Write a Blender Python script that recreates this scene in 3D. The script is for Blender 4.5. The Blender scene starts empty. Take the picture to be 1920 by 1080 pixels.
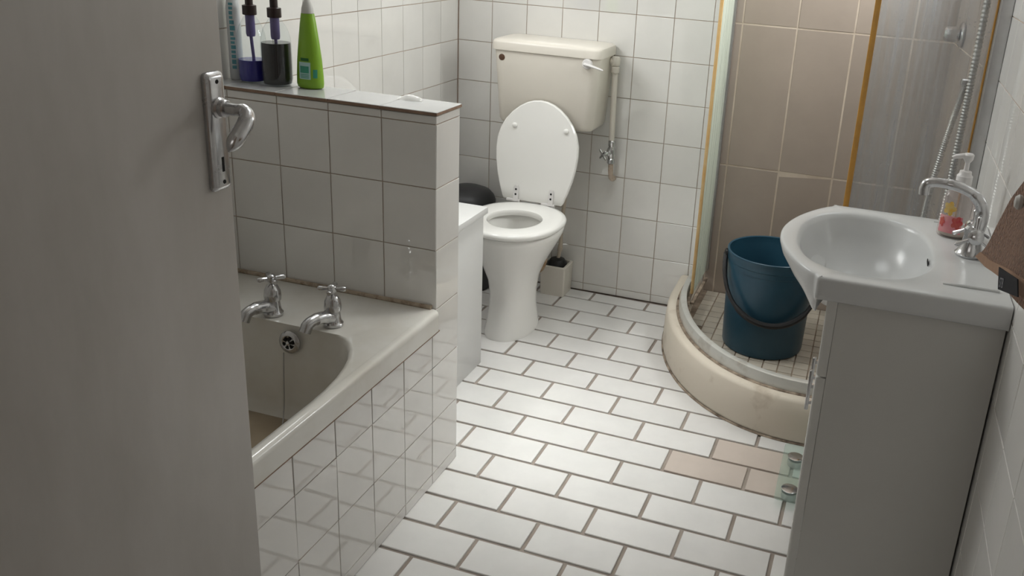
import bpy, bmesh, math, random
from mathutils import Vector, Matrix
random.seed(7)
sc = bpy.context.scene
COL = sc.collection
PI = math.pi

# ------------------------------------------------------------------ camera
CAM = Vector((1.66728, -3.45956, 1.50910))
YAW, PITCH, ROLL, FPX, PPX, PPY = -0.28523, -0.33745, 0.06411, 1678.89, 156.94, -92.20
fw = Vector((math.sin(YAW)*math.cos(PITCH), math.cos(YAW)*math.cos(PITCH), math.sin(PITCH)))
r0 = Vector((math.cos(YAW), -math.sin(YAW), 0.0))
u0 = r0.cross(fw)
rt = math.cos(ROLL)*r0 + math.sin(ROLL)*u0
up = -math.sin(ROLL)*r0 + math.cos(ROLL)*u0
cd = bpy.data.cameras.new('camera')
cam = bpy.data.objects.new('camera', cd)
COL.objects.link(cam)
cam.matrix_world = Matrix(((rt.x, up.x, -fw.x, CAM.x), (rt.y, up.y, -fw.y, CAM.y), (rt.z, up.z, -fw.z, CAM.z), (0, 0, 0, 1)))
cd.sensor_fit = 'HORIZONTAL'
cd.sensor_width = 36.0
cd.lens = FPX/1920*36.0
cd.shift_x = -PPX/1920
cd.shift_y = PPY/1920
cd.clip_start = 0.02
sc.camera = cam

def project(p):
    d = Vector(p) - CAM
    w = d.dot(fw)
    if w < 0.05:
        return None
    return (960 + PPX + FPX*d.dot(rt)/w, 540 + PPY - FPX*d.dot(up)/w)

def in_frame(p, m=60):
    q = project(p)
    return q is not None and -m < q[0] < 1920+m and -m < q[1] < 1080+m

# ------------------------------------------------------------------ world, light, exposure
w = bpy.data.worlds.new('world')
sc.world = w
w.use_nodes = True
wn = w.node_tree.nodes
wn['Background'].inputs[0].default_value = (0.80, 0.88, 1.0, 1)
wn['Background'].inputs[1].default_value = 1.0

def area(name, loc, target, sx, sy, power, color, spread=180):
    ld = bpy.data.lights.new(name, 'AREA')
    ld.shape = 'RECTANGLE'
    ld.size, ld.size_y = sx, sy
    ld.energy = power
    ld.color = color
    ld.spread = math.radians(spread)
    o = bpy.data.objects.new(name, ld)
    COL.objects.link(o)
    o.location = loc
    o.rotation_euler = (Vector(target)-Vector(loc)).to_track_quat('-Z', 'Y').to_euler()
    return o
# added fill lamp above an unseen skylight between bath and toilet
SKX0, SKX1, SKY0, SKY1 = 0.45, 1.25, -1.45, -0.65
SKC = ((SKX0+SKX1)/2, (SKY0+SKY1)/2)
area('skylight_fill', (SKC[0], SKC[1], 2.86), (SKC[0], SKC[1], 0), SKX1-SKX0, SKY1-SKY0, 11, (1.0, 0.985, 0.965))
# fill lamps behind added, unseen windows: one in the shower (right wall), one beside the toilet (left wall)
RWY0, RWY1, RWZ0, RWZ1 = -0.76, -0.16, 1.47, 2.06
LWY0, LWY1, LWZ0, LWZ1 = -1.22, -0.50, 1.50, 2.06
area('shower_fill', (1.992, (RWY0+RWY1)/2, (RWZ0+RWZ1)/2), (0.9, -0.50, 1.58), RWY1-RWY0-0.09, RWZ1-RWZ0-0.09, 16, (1.0, 0.985, 0.965))
area('left_fill', (-0.030, (LWY0+LWY1)/2, (LWZ0+LWZ1)/2), (1.0, -0.65, 1.48), LWY1-LWY0-0.09, LWZ1-LWZ0-0.09, 14, (1.0, 0.985, 0.965))
area('floor_patch_fill', (1.06, -0.97, 2.88), (0.86, -1.20, 0), 0.35, 0.35, 1.6, (1.0, 0.985, 0.96), 30)  # added narrow lamp that brightens the floor beside the half wall
area('hall_fill', (1.0, -4.7, 2.0), (1.2, -1.5, 0.9), 1.2, 0.8, 3.0, (1.0, 0.97, 0.93))  # added fill from behind the camera, lifts the faces turned to the doorway
vs = sc.view_settings
vs.view_transform = 'Standard'
vs.look = 'None'
vs.gamma = 1.0
vs.exposure = 0.08
vs.use_curve_mapping = False

# ------------------------------------------------------------------ materials
def srgb(r, g, b):
    f = lambda c: (c/255/12.92) if c/255 <= 0.04045 else ((c/255+0.055)/1.055)**2.4
    return (f(r), f(g), f(b), 1.0)

def mat(name, col, rough=0.5, metal=0.0, var=0.0, scale=8.0, stretch=(1, 1, 1), col2=None, bump=0.0, bscale=60.0,
        objvar=0.0, trans=0.0, ior=1.45, coat=0.0, sss=0.0, lo=0.35, hi=0.65, rvar=0.0, alpha=1.0, sheen=0.0, bdist=0.002):
    m = bpy.data.materials.new(name)
    m.use_nodes = True
    nt = m.node_tree
    N, L = nt.nodes, nt.links
    b = N['Principled BSDF']
    b.inputs['Base Color'].default_value = col
    b.inputs['Roughness'].default_value = rough
    b.inputs['Metallic'].default_value = metal
    b.inputs['IOR'].default_value = ior
    b.inputs['Transmission Weight'].default_value = trans
    b.inputs['Coat Weight'].default_value = coat
    b.inputs['Coat Roughness'].default_value = 0.05
    b.inputs['Alpha'].default_value = alpha
    b.inputs['Sheen Weight'].default_value = sheen
    tc = N.new('ShaderNodeTexCoord')
    geo = N.new('ShaderNodeNewGeometry')
    cur = None
    if var > 0 or col2 is not None:
        mp = N.new('ShaderNodeMapping')
        mp.inputs['Scale'].default_value = stretch
        L.new(geo.outputs['Position'], mp.inputs['Vector'])
        no = N.new('ShaderNodeTexNoise')
        no.inputs['Scale'].default_value = scale
        no.inputs['Detail'].default_value = 5
        no.inputs['Roughness'].default_value = 0.62
        L.new(mp.outputs[0], no.inputs['Vector'])
        mr = N.new('ShaderNodeMapRange')
        mr.inputs['From Min'].default_value = lo
        mr.inputs['From Max'].default_value = hi
        L.new(no.outputs[0], mr.inputs[0])
        mx = N.new('ShaderNodeMix')
        mx.data_type = 'RGBA'
        c2 = col2 if col2 is not None else tuple(c*(1-var) for c in col[:3])+(1,)
        mx.inputs[6].default_value = col
        mx.inputs[7].default_value = c2
        L.new(mr.outputs[0], mx.inputs[0])
        cur = mx.outputs[2]
        if rvar:
            rr = N.new('ShaderNodeMapRange')
            rr.inputs['To Min'].default_value = rough
            rr.inputs['To Max'].default_value = rough+rvar
            L.new(mr.outputs[0], rr.inputs[0])
            L.new(rr.outputs[0], b.inputs['Roughness'])
    if objvar > 0:
        oi = N.new('ShaderNodeObjectInfo')
        hv = N.new('ShaderNodeHueSaturation')
        mr2 = N.new('ShaderNodeMapRange')
        mr2.inputs['To Min'].default_value = 1-objvar
        mr2.inputs['To Max'].default_value = 1+objvar*0.4
        L.new(oi.outputs['Random'], mr2.inputs[0])
        L.new(mr2.outputs[0], hv.inputs['Value'])
        if cur is None:
            hv.inputs['Color'].default_value = col
        else:
            L.new(cur, hv.inputs['Color'])
        cur = hv.outputs[0]
    if cur is not None:
        L.new(cur, b.inputs['Base Color'])
    if bump > 0:
        n2 = N.new('ShaderNodeTexNoise')
        n2.inputs['Scale'].default_value = bscale
        n2.inputs['Detail'].default_value = 3
        L.new(geo.outputs['Position'], n2.inputs['Vector'])
        bp = N.new('ShaderNodeBump')
        bp.inputs['Strength'].default_value = bump
        bp.inputs['Distance'].default_value = bdist
        L.new(n2.outputs[0], bp.inputs['Height'])
        L.new(bp.outputs[0], b.inputs['Normal'])
    return m

M = {}
M['tile'] = mat('white_glazed_tile', (0.80, 0.785, 0.755, 1), 0.03, ior=2.0, var=0.05, scale=5, objvar=0.06, bump=0.05, bscale=9, bdist=0.003)
M['grout'] = mat('brown_wall_grout', (0.40, 0.30, 0.235, 1), 0.9, col2=(0.52, 0.44, 0.37, 1), scale=6)
M['ftile'] = mat('white_floor_tile', (0.74, 0.725, 0.705, 1), 0.34, var=0.07, scale=7, objvar=0.05, bump=0.06, bscale=40)
M['ftile_b'] = mat('beige_floor_tile', (0.60, 0.52, 0.46, 1), 0.4, var=0.08, scale=7, objvar=0.05, bump=0.06, bscale=40)
M['fgrout'] = mat('grey_brown_floor_grout', (0.27, 0.225, 0.195, 1), 0.95, col2=(0.36, 0.31, 0.27, 1), scale=9, bump=0.3, bscale=150)
M['brown'] = mat('taupe_shower_tile', (0.44, 0.37, 0.315, 1), 0.22, var=0.10, scale=3, objvar=0.05)
M['bgrout'] = mat('cream_shower_grout', (0.70, 0.61, 0.51, 1), 0.9, col2=(0.52, 0.43, 0.34, 1), scale=5)
M['terra'] = mat('unglazed_edge_and_rim_shade', (0.30, 0.20, 0.14, 1), 0.9, var=0.25, scale=40)
M['plaster'] = mat('white_plaster', (0.84, 0.82, 0.79, 1), 0.8, var=0.04, scale=3)
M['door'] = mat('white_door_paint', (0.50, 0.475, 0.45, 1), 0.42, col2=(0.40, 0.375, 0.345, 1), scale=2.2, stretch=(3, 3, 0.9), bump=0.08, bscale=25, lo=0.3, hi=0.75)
M['porc'] = mat('white_vitreous_china', (0.87, 0.86, 0.83, 1), 0.12, var=0.02, scale=4, coat=0.3)
M['coping'] = mat('aged_coping_glaze', (0.52, 0.52, 0.515, 1), 0.10, var=0.06, scale=6, objvar=0.05)
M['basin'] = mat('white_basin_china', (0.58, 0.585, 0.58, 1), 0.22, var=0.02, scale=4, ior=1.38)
M['cream'] = mat('cream_plastic_cistern', (0.76, 0.715, 0.64, 1), 0.30, var=0.04, scale=4)
M['bath'] = mat('cream_bath_enamel', (0.74, 0.725, 0.68, 1), 0.16, col2=(0.62, 0.58, 0.50, 1), scale=3.0, coat=0.2, lo=0.45, hi=0.8)
M['chrome'] = mat('worn_chrome', (0.62, 0.62, 0.63, 1), 0.13, metal=1.0, var=0.2, scale=40, rvar=0.15)
M['steel'] = mat('satin_aluminium', (0.50, 0.50, 0.50, 1), 0.38, metal=0.9, var=0.1, scale=20)
M['rail'] = mat('dull_white_aluminium_rail', (0.58, 0.575, 0.54, 1), 0.3, metal=0.25, col2=(0.36, 0.32, 0.27, 1), scale=9, lo=0.55, hi=0.8)
M['whitebd'] = mat('white_melamine_board', (0.70, 0.70, 0.69, 1), 0.4, var=0.03, scale=5)
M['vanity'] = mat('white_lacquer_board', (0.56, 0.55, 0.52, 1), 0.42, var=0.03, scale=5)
M['edge'] = mat('grey_edge_strip', (0.62, 0.61, 0.58, 1), 0.35, var=0.06, scale=9)
M['tray'] = mat('cream_cement_tray', (0.66, 0.595, 0.50, 1), 0.55, col2=(0.38, 0.30, 0.22, 1), scale=7, lo=0.54, hi=0.80, bump=0.15, bscale=30)
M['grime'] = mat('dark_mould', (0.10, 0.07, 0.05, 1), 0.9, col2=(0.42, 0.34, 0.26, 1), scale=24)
M['mosaic'] = mat('cream_mosaic_tile', (0.56, 0.51, 0.43, 1), 0.35, var=0.15, scale=12, objvar=0.14)
M['mgrout'] = mat('dirty_mosaic_grout', (0.13, 0.095, 0.07, 1), 0.95, col2=(0.36, 0.29, 0.22, 1), scale=10)
M['bucket'] = mat('dark_blue_plastic', (0.021, 0.075, 0.118, 1), 0.33, var=0.15, scale=7)
M['black'] = mat('black_plastic', (0.016, 0.016, 0.017, 1), 0.42, var=0.1, scale=9)
M['bin'] = mat('charcoal_plastic', (0.030, 0.030, 0.032, 1), 0.45, var=0.1, scale=9)
M['seal'] = mat('aged_yellow_seal', (0.52, 0.27, 0.055, 1), 0.4, col2=(0.40, 0.21, 0.05, 1), scale=14)
M['seal2'] = mat('pale_orange_seal', (0.62, 0.38, 0.14, 1), 0.4, col2=(0.66, 0.48, 0.24, 1), scale=14)
M['green'] = mat('lime_green_plastic', (0.23, 0.43, 0.03, 1), 0.33, var=0.08, scale=12)
M['capw'] = mat('grey_white_cap', (0.55, 0.54, 0.51, 1), 0.4, var=0.05, scale=12)
M['labelb'] = mat('pale_blue_label', (0.42, 0.62, 0.60, 1), 0.45, var=0.06, scale=30)
M['labelt'] = mat('teal_label_band', (0.05, 0.30, 0.20, 1), 0.45, var=0.1, scale=30)
M['labeld'] = mat('dark_green_print', (0.02, 0.14, 0.02, 1), 0.45, var=0.1, scale=30)
M['pump'] = mat('dark_brown_pump', (0.025, 0.012, 0.012, 1), 0.35, var=0.1, scale=20)
M['liqd'] = mat('dark_liquid', (0.012, 0.010, 0.011, 1), 0.08, var=0.1, scale=20)
M['liqb'] = mat('blue_liquid', (0.022, 0.018, 0.24, 1), 0.08, var=0.1, scale=20)
M['dip'] = mat('violet_dip_tube', (0.10, 0.07, 0.22, 1), 0.3, var=0.1, scale=30)
M['tubew'] = mat('white_tube_plastic', (0.62, 0.64, 0.64, 1), 0.35, var=0.04, scale=10)
M['teal'] = mat('teal_print', (0.12, 0.36, 0.42, 1), 0.45, var=0.2, scale=60)
M['towel'] = mat('brown_terry', (0.30, 0.155, 0.088, 1), 1.0, col2=(0.14, 0.066, 0.036, 1), scale=170, bump=1.0, bscale=170, bdist=0.012, sheen=0.25, lo=0.3, hi=0.7)
M['hem'] = mat('brown_hem', (0.33, 0.20, 0.13, 1), 0.95, var=0.15, scale=60, bump=0.3, bscale=400)
M['tag'] = mat('black_tag', (0.006, 0.006, 0.010, 1), 0.95, var=0.1, scale=60)
M['print'] = mat('grey_print', (0.22, 0.22, 0.24, 1), 0.6, var=0.1, scale=60)
M['rod'] = mat('beige_brush_handle', (0.50, 0.43, 0.35, 1), 0.45, var=0.1, scale=12)
M['wrap'] = mat('old_rope_wrap', (0.42, 0.31, 0.20, 1), 0.9, col2=(0.25, 0.16, 0.09, 1), scale=50, bump=0.6, bscale=120)
M['hole'] = mat('rust_brown_plug', (0.11, 0.055, 0.032, 1), 0.5, var=0.2, scale=60)
M['dark'] = mat('dark_gap', (0.008, 0.008, 0.008, 1), 0.9, var=0.1, scale=20)
M['soap'] = mat('white_pump_plastic', (0.74, 0.72, 0.71, 1), 0.3, var=0.03, scale=10)
M['yel'] = mat('yellow_orchid_print', (0.72, 0.42, 0.05, 1), 0.5, col2=(0.70, 0.55, 0.25, 1), scale=90)
M['red'] = mat('red_flower_print', (0.55, 0.045, 0.06, 1), 0.5, col2=(0.62, 0.16, 0.12, 1), scale=80)
M['pink'] = mat('pink_label', (0.72, 0.24, 0.28, 1), 0.5, col2=(0.75, 0.38, 0.38, 1), scale=40)
M['tissue'] = mat('white_tissue', (0.80, 0.79, 0.76, 1), 0.9, var=0.05, scale=40)
M['hose'] = mat('ribbed_chrome_hose', (0.74, 0.73, 0.70, 1), 0.28, metal=0.85, var=0.15, scale=60)

def glass_mat(name, tint, frost, haze, streak=False, rough=0.06, ior=1.45):
    """clear pane: transparent + fresnel gloss, with a limescale film scattering light"""
    m = bpy.data.materials.new(name)
    m.use_nodes = True
    nt = m.node_tree
    N, L = nt.nodes, nt.links
    N.clear()
    out = N.new('ShaderNodeOutputMaterial')
    tr = N.new('ShaderNodeBsdfTransparent'); tr.inputs[0].default_value = tint
    gl = N.new('ShaderNodeBsdfGlossy'); gl.inputs['Roughness'].default_value = rough
    di = N.new('ShaderNodeBsdfDiffuse'); di.inputs[0].default_value = haze
    tl = N.new('ShaderNodeBsdfTranslucent'); tl.inputs[0].default_value = haze
    mdt = N.new('ShaderNodeMixShader'); mdt.inputs[0].default_value = 0.5
    L.new(di.outputs[0], mdt.inputs[1]); L.new(tl.outputs[0], mdt.inputs[2])
    fr = N.new('ShaderNodeFresnel'); fr.inputs[0].default_value = ior
    m1 = N.new('ShaderNodeMixShader')
    bk = N.new('ShaderNodeNewGeometry')
    iv = N.new('ShaderNodeMath'); iv.operation = 'SUBTRACT'; iv.inputs[0].default_value = 1.0
    fm = N.new('ShaderNodeMath'); fm.operation = 'MULTIPLY'
    L.new(bk.outputs['Backfacing'], iv.inputs[1]); L.new(iv.outputs[0], fm.inputs[0]); L.new(fr.outputs[0], fm.inputs[1])
    L.new(fm.outputs[0], m1.inputs[0]); L.new(tr.outputs[0], m1.inputs[1]); L.new(gl.outputs[0], m1.inputs[2])
    m2 = N.new('ShaderNodeMixShader')
    L.new(m1.outputs[0], m2.inputs[1]); L.new(mdt.outputs[0], m2.inputs[2])
    if streak:
        geo = N.new('ShaderNodeNewGeometry')
        mp = N.new('ShaderNodeMapping'); mp.inputs['Scale'].default_value = (1, 1, 0.045)
        L.new(geo.outputs['Position'], mp.inputs[0])
        n1 = N.new('ShaderNodeTexNoise'); n1.inputs['Scale'].default_value = 55; n1.inputs['Detail'].default_value = 4
        L.new(mp.outputs[0], n1.inputs['Vector'])
        a = N.new('ShaderNodeMapRange'); a.inputs['From Min'].default_value = 0.35; a.inputs['From Max'].default_value = 0.75
        a.inputs['To Min'].default_value = frost*0.5; a.inputs['To Max'].default_value = frost*2.4
        L.new(n1.outputs[0], a.inputs[0])
        vo = N.new('ShaderNodeTexVoronoi'); vo.inputs['Scale'].default_value = 75
        L.new(geo.outputs['Position'], vo.inputs['Vector'])
        b = N.new('ShaderNodeMapRange'); b.inputs['From Min'].default_value = 0.06; b.inputs['From Max'].default_value = 0.16
        b.inputs['To Min'].default_value = 0.6; b.inputs['To Max'].default_value = 0.0
        L.new(vo.outputs['Distance'], b.inputs[0])
        n3 = N.new('ShaderNodeTexNoise'); n3.inputs['Scale'].default_value = 16
        L.new(geo.outputs['Position'], n3.inputs['Vector'])
        c = N.new('ShaderNodeMapRange'); c.inputs['From Min'].default_value = 0.5; c.inputs['From Max'].default_value = 0.7
        L.new(n3.outputs[0], c.inputs[0])
        mu = N.new('ShaderNodeMath'); mu.operation = 'MULTIPLY'
        L.new(b.outputs[0], mu.inputs[0]); L.new(c.outputs[0], mu.inputs[1])
        ad = N.new('ShaderNodeMath'); ad.operation = 'ADD'; ad.use_clamp = True
        L.new(a.outputs[0], ad.inputs[0]); L.new(mu.outputs[0], ad.inputs[1])
        L.new(ad.outputs[0], m2.inputs[0])
    else:
        m2.inputs[0].default_value = frost
    L.new(m2.outputs[0], out.inputs[0])
    return m

M['glass'] = glass_mat('limescaled_shower_glass', (0.90, 0.915, 0.92, 1), 0.20, (0.48, 0.50, 0.53, 1), streak=True, ior=1.35)
M['glass_side'] = glass_mat('milky_side_glass', (0.86, 0.92, 0.88, 1), 0.85, (0.74, 0.78, 0.71, 1), streak=True)
M['pane'] = glass_mat('window_pane', (0.95, 0.97, 0.97, 1), 0.03, (0.8, 0.8, 0.8, 1))
M['bottle'] = glass_mat('clear_bottle_glass', (0.95, 0.97, 0.97, 1), 0.025, (0.8, 0.85, 0.9, 1), rough=0.03, ior=1.42)
M['softbottle'] = glass_mat('clear_soap_plastic', (0.92, 0.90, 0.89, 1), 0.22, (0.75, 0.68, 0.66, 1), rough=0.08)
M['scale'] = glass_mat('green_tinted_glass', (0.93, 0.98, 0.955, 1), 0.16, (0.70, 0.82, 0.78, 1), rough=0.05)

# ------------------------------------------------------------------ helpers
def link(o, parent=None):
    COL.objects.link(o)
    if parent is not None:
        o.parent = parent
        if parent.type == 'EMPTY':
            o.matrix_parent_inverse = Matrix.Translation(parent.location).inverted()
    return o

def mesh_obj(name, me, m, parent=None, smooth=True, ang=35):
    if isinstance(m, str):
        m = M[m]
    if m is not None and len(me.materials) == 0:
        me.materials.append(m)
    if smooth:
        me.shade_smooth()
        me.set_sharp_from_angle(angle=math.radians(ang))
    return link(bpy.data.objects.new(name, me), parent)

def pyobj(name, vs_, fs, m, parent=None, smooth=True, ang=35):
    me = bpy.data.meshes.new(name)
    me.from_pydata([tuple(v) for v in vs_], [], fs)
    me.validate()
    bm = bmesh.new(); bm.from_mesh(me)
    bmesh.ops.recalc_face_normals(bm, faces=bm.faces)
    bm.to_mesh(me); bm.free()
    return mesh_obj(name, me, m, parent, smooth, ang)

def thing(name, label, cat, loc, group=None):
    o = bpy.data.objects.new(name, None)
    o.empty_display_size = 0.05
    COL.objects.link(o)
    o.location = loc
    tag(o, label, cat, group)
    return o

def tag(o, label, cat, group=None):
    o['label'] = label
    o['category'] = cat
    if group:
        o['group'] = group
    return o

def struct(o, label=None, cat=None):
    o['kind'] = 'structure'
    if label:
        o['label'] = label
    if cat:
        o['category'] = cat
    return o

def box(name, b, m, parent=None, bevel=0.0, seg=2, rotz=0.0, piv=None):
    x0, x1, y0, y1, z0, z1 = b
    bm = bmesh.new()
    bmesh.ops.create_cube(bm, size=1.0)
    for v in bm.verts:
        v.co = Vector((x0+(v.co.x+.5)*(x1-x0), y0+(v.co.y+.5)*(y1-y0), z0+(v.co.z+.5)*(z1-z0)))
    if bevel > 0:
        bmesh.ops.bevel(bm, geom=bm.edges[:], offset=bevel, segments=seg, affect='EDGES', profile=0.5)
    if rotz:
        p = Vector(piv) if piv else Vector(((x0+x1)/2, (y0+y1)/2, 0))
        R = Matrix.Rotation(rotz, 3, 'Z')
        for v in bm.verts:
            v.co = R @ (v.co-p) + p
    me = bpy.data.meshes.new(name)
    bm.to_mesh(me); bm.free()
    return mesh_obj(name, me, m, parent)

def multibox(name, bl, m, parent=None):
    vs_, fs = [], []
    for (x0, x1, y0, y1, z0, z1) in bl:
        n = len(vs_)
        vs_ += [(x0, y0, z0), (x1, y0, z0), (x1, y1, z0), (x0, y1, z0), (x0, y0, z1), (x1, y0, z1), (x1, y1, z1), (x0, y1, z1)]
        fs += [tuple(n+i for i in f) for f in ((0, 3, 2, 1), (4, 5, 6, 7), (0, 1, 5, 4), (1, 2, 6, 5), (2, 3, 7, 6), (3, 0, 4, 7))]
    return pyobj(name, vs_, fs, m, parent, smooth=False)

def loft(name, rings, m, parent=None, caps=(True, True), ang=35, closed=True):
    n = len(rings[0])
    vs_ = [p for r in rings for p in r]
    fs = []
    for i in range(len(rings)-1):
        for j in range(n if closed else n-1):
            k = (j+1) % n
            fs.append((i*n+j, i*n+k, (i+1)*n+k, (i+1)*n+j))
    if caps[0]:
        fs.append(tuple(range(n))[::-1])
    if caps[1]:
        fs.append(tuple((len(rings)-1)*n+j for j in range(n)))
    return pyobj(name, vs_, fs, m, parent, ang=ang)

def frame_of(d):
    d = Vector(d).normalized()
    a = Vector((0, 0, 1)) if abs(d.z) < 0.9 else Vector((1, 0, 0))
    u = d.cross(a).normalized()
    return u, d.cross(u).normalized()

def lathe(name, prof, c, m, parent=None, axis=(0, 0, 1), n=32, caps=(True, True), ang=35, sx=1.0, sy=1.0):
    """prof: (radius, offset along axis)"""
    d = Vector(axis).normalized()
    if abs(d.z) > 0.999:
        u, v = Vector((1, 0, 0)), Vector((0, 1, 0))
    else:
        u, v = frame_of(d)
    c = Vector(c)
    rings = [[c + d*h + u*(r*sx*math.cos(2*PI*i/n)) + v*(r*sy*math.sin(2*PI*i/n)) for i in range(n)] for r, h in prof]
    return loft(name, rings, m, parent, caps, ang)

def tube_geo(pts, rad, n=12, closed=False, squash=(1, 1)):
    pts = [Vector(p) for p in pts]
    if not isinstance(rad, (list, tuple)):
        rad = [rad]*len(pts)
    T = []
    for i in range(len(pts)):
        a = pts[i-1] if (i > 0 or closed) else pts[i]
        b = pts[(i+1) % len(pts)] if (i < len(pts)-1 or closed) else pts[i]
        T.append((b-a).normalized())
    u, _ = frame_of(T[0])
    rings = []
    for i, p in enumerate(pts):
        u = (u - T[i]*u.dot(T[i])).normalized()
        v = T[i].cross(u)
        rings.append([p + u*(rad[i]*squash[0]*math.cos(2*PI*k/n)) + v*(rad[i]*squash[1]*math.sin(2*PI*k/n)) for k in range(n)])
    return rings

def tube(name, pts, rad, m, parent=None, n=12, closed=False, squash=(1, 1)):
    rings = tube_geo(pts, rad, n, closed, squash)
    if closed:
        rings.append(rings[0])
    return loft(name, rings, m, parent, caps=(not closed, not closed))

def spline(pts, k=8):
    """Catmull-Rom through the points"""
    P = [Vector(p) for p in pts]
    P = [P[0]*2-P[1]] + P + [P[-1]*2-P[-2]]
    out = []
    for i in range(1, len(P)-2):
        for j in range(k):
            t = j/k
            a, b, c, d = P[i-1], P[i], P[i+1], P[i+2]
            out.append(0.5*((2*b)+(c-a)*t+(2*a-5*b+4*c-d)*t*t+(3*b-a-3*c+d)*t**3))
    out.append(P[-2].copy())
    return out

def rrect(x0, x1, y0, y1, z, rad, n=8, side=6):
    """rounded rectangle, rad = [(rx, ry)] for the corners (x1,y1) (x0,y1) (x0,y0) (x1,y0)"""
    if not isinstance(rad, (list, tuple)):
        rad = [(rad, rad)]*4
    cs = [(x1, y1, -1, -1, 0), (x0, y1, 1, -1, PI/2), (x0, y0, 1, 1, PI), (x1, y0, -1, 1, 1.5*PI)]
    out = []
    for i, (cx, cy, sx, sy, a0) in enumerate(cs):
        rx, ry = rad[i]
        for k in range(n+1):
            a = a0+k/n*PI/2
            out.append(Vector((cx+sx*rx+rx*math.cos(a), cy+sy*ry+ry*math.sin(a), z)))
        nx = cs[(i+1) % 4]
        r2 = rad[(i+1) % 4]
        a = a0+PI/2
        b = Vector((nx[0]+nx[2]*r2[0]+r2[0]*math.cos(a), nx[1]+nx[3]*r2[1]+r2[1]*math.sin(a), z))
        s = out[-1].copy()
        for k in range(1, side):
            out.append(s.lerp(b, k/side))
    return out

# ---- tiles: each visible tile is an object of its own, the unseen rest is joined
TILE_CACHE = {}
def tile_mesh(wd, ht, t, bev, m, edge=None):
    key = (round(wd, 4), round(ht, 4), round(t, 4), m, edge)
    if key in TILE_CACHE:
        return TILE_CACHE[key]
    a, b = wd/2, ht/2
    vs_ = [(-a, -b, -t), (a, -b, -t), (a, b, -t), (-a, b, -t),
           (-a, -b, -bev), (a, -b, -bev), (a, b, -bev), (-a, b, -bev),
           (-a+bev, -b+bev, 0), (a-bev, -b+bev, 0), (a-bev, b-bev, 0), (-a+bev, b-bev, 0)]
    fs = [(8, 9, 10, 11)]
    for i in range(4):
        j = (i+1) % 4
        fs += [(i, j, 4+j, 4+i), (4+i, 4+j, 8+j, 8+i)]
    me = bpy.data.meshes.new('tile')
    me.from_pydata(vs_, [], fs)
    me.materials.append(M[m])
    if edge:
        me.materials.append(M[edge])
        for i, p in enumerate(me.polygons):
            p.material_index = 1 if (i % 2 == 1) else 0
    TILE_CACHE[key] = me
    return me

def place_tile(name, me, O, u, v, n, parent, tilt=0.003):
    a, b = random.gauss(0, tilt), random.gauss(0, tilt)
    n2 = (n + u*a + v*b).normalized()
    u2 = (u - n2*u.dot(n2)).normalized()
    v2 = n2.cross(u2)
    o = bpy.data.objects.new(name, me)
    COL.objects.link(o)
    o.parent = parent
    o.matrix_world = Matrix(((u2.x, v2.x, n2.x, O.x), (u2.y, v2.y, n2.y, O.y), (u2.z, v2.z, n2.z, O.z), (0, 0, 0, 1)))
    return o

def clip1(us, lo, hi):
    r = [lo]+[x for x in sorted(us) if lo+0.004 < x < hi-0.004]+[hi]
    return list(zip(r[:-1], r[1:]))

def cut(rects, hole):
    """subtract a rectangular opening from the tile rectangles"""
    h0, h1, g0, g1 = hole
    out = []
    for a, b, c, d in rects:
        if b <= h0 or a >= h1 or d <= g0 or c >= g1:
            out.append((a, b, c, d))
            continue
        if a < h0: out.append((a, h0, c, d))
        if b > h1: out.append((h1, b, c, d))
        a2, b2 = max(a, h0), min(b, h1)
        if c < g0: out.append((a2, b2, c, g0))
        if d > g1: out.append((a2, b2, g1, d))
    return [r for r in out if r[1]-r[0] > 0.01 and r[3]-r[2] > 0.01]

def window(name, x, axis_y, z, m, label, x0, x1):
    """wooden frame with two panes in an opening of a wall that faces along x"""
    (y0, y1), (z0, z1) = axis_y, z
    f = 0.04
    o = struct(box(name, (x0, x1, y0, y1, z0, z0+f), m), label)
    for b in ((x0, x1, y0, y0+f, z0+f, z1), (x0, x1, y1-f, y1, z0+f, z1), (x0, x1, y0+f, y1-f, z1-f, z1), (x0, x1, (y0+y1)/2-0.015, (y0+y1)/2+0.015, z0+f, z1-f)):
        box('window_frame', b, m, o, 0.003)
    for a, b in ((y0+f, (y0+y1)/2-0.015), ((y0+y1)/2+0.015, y1-f)):
        box('pane', (x-0.002, x+0.002, a, b, z0+f, z1-f), 'pane', o)
    return o

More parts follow.
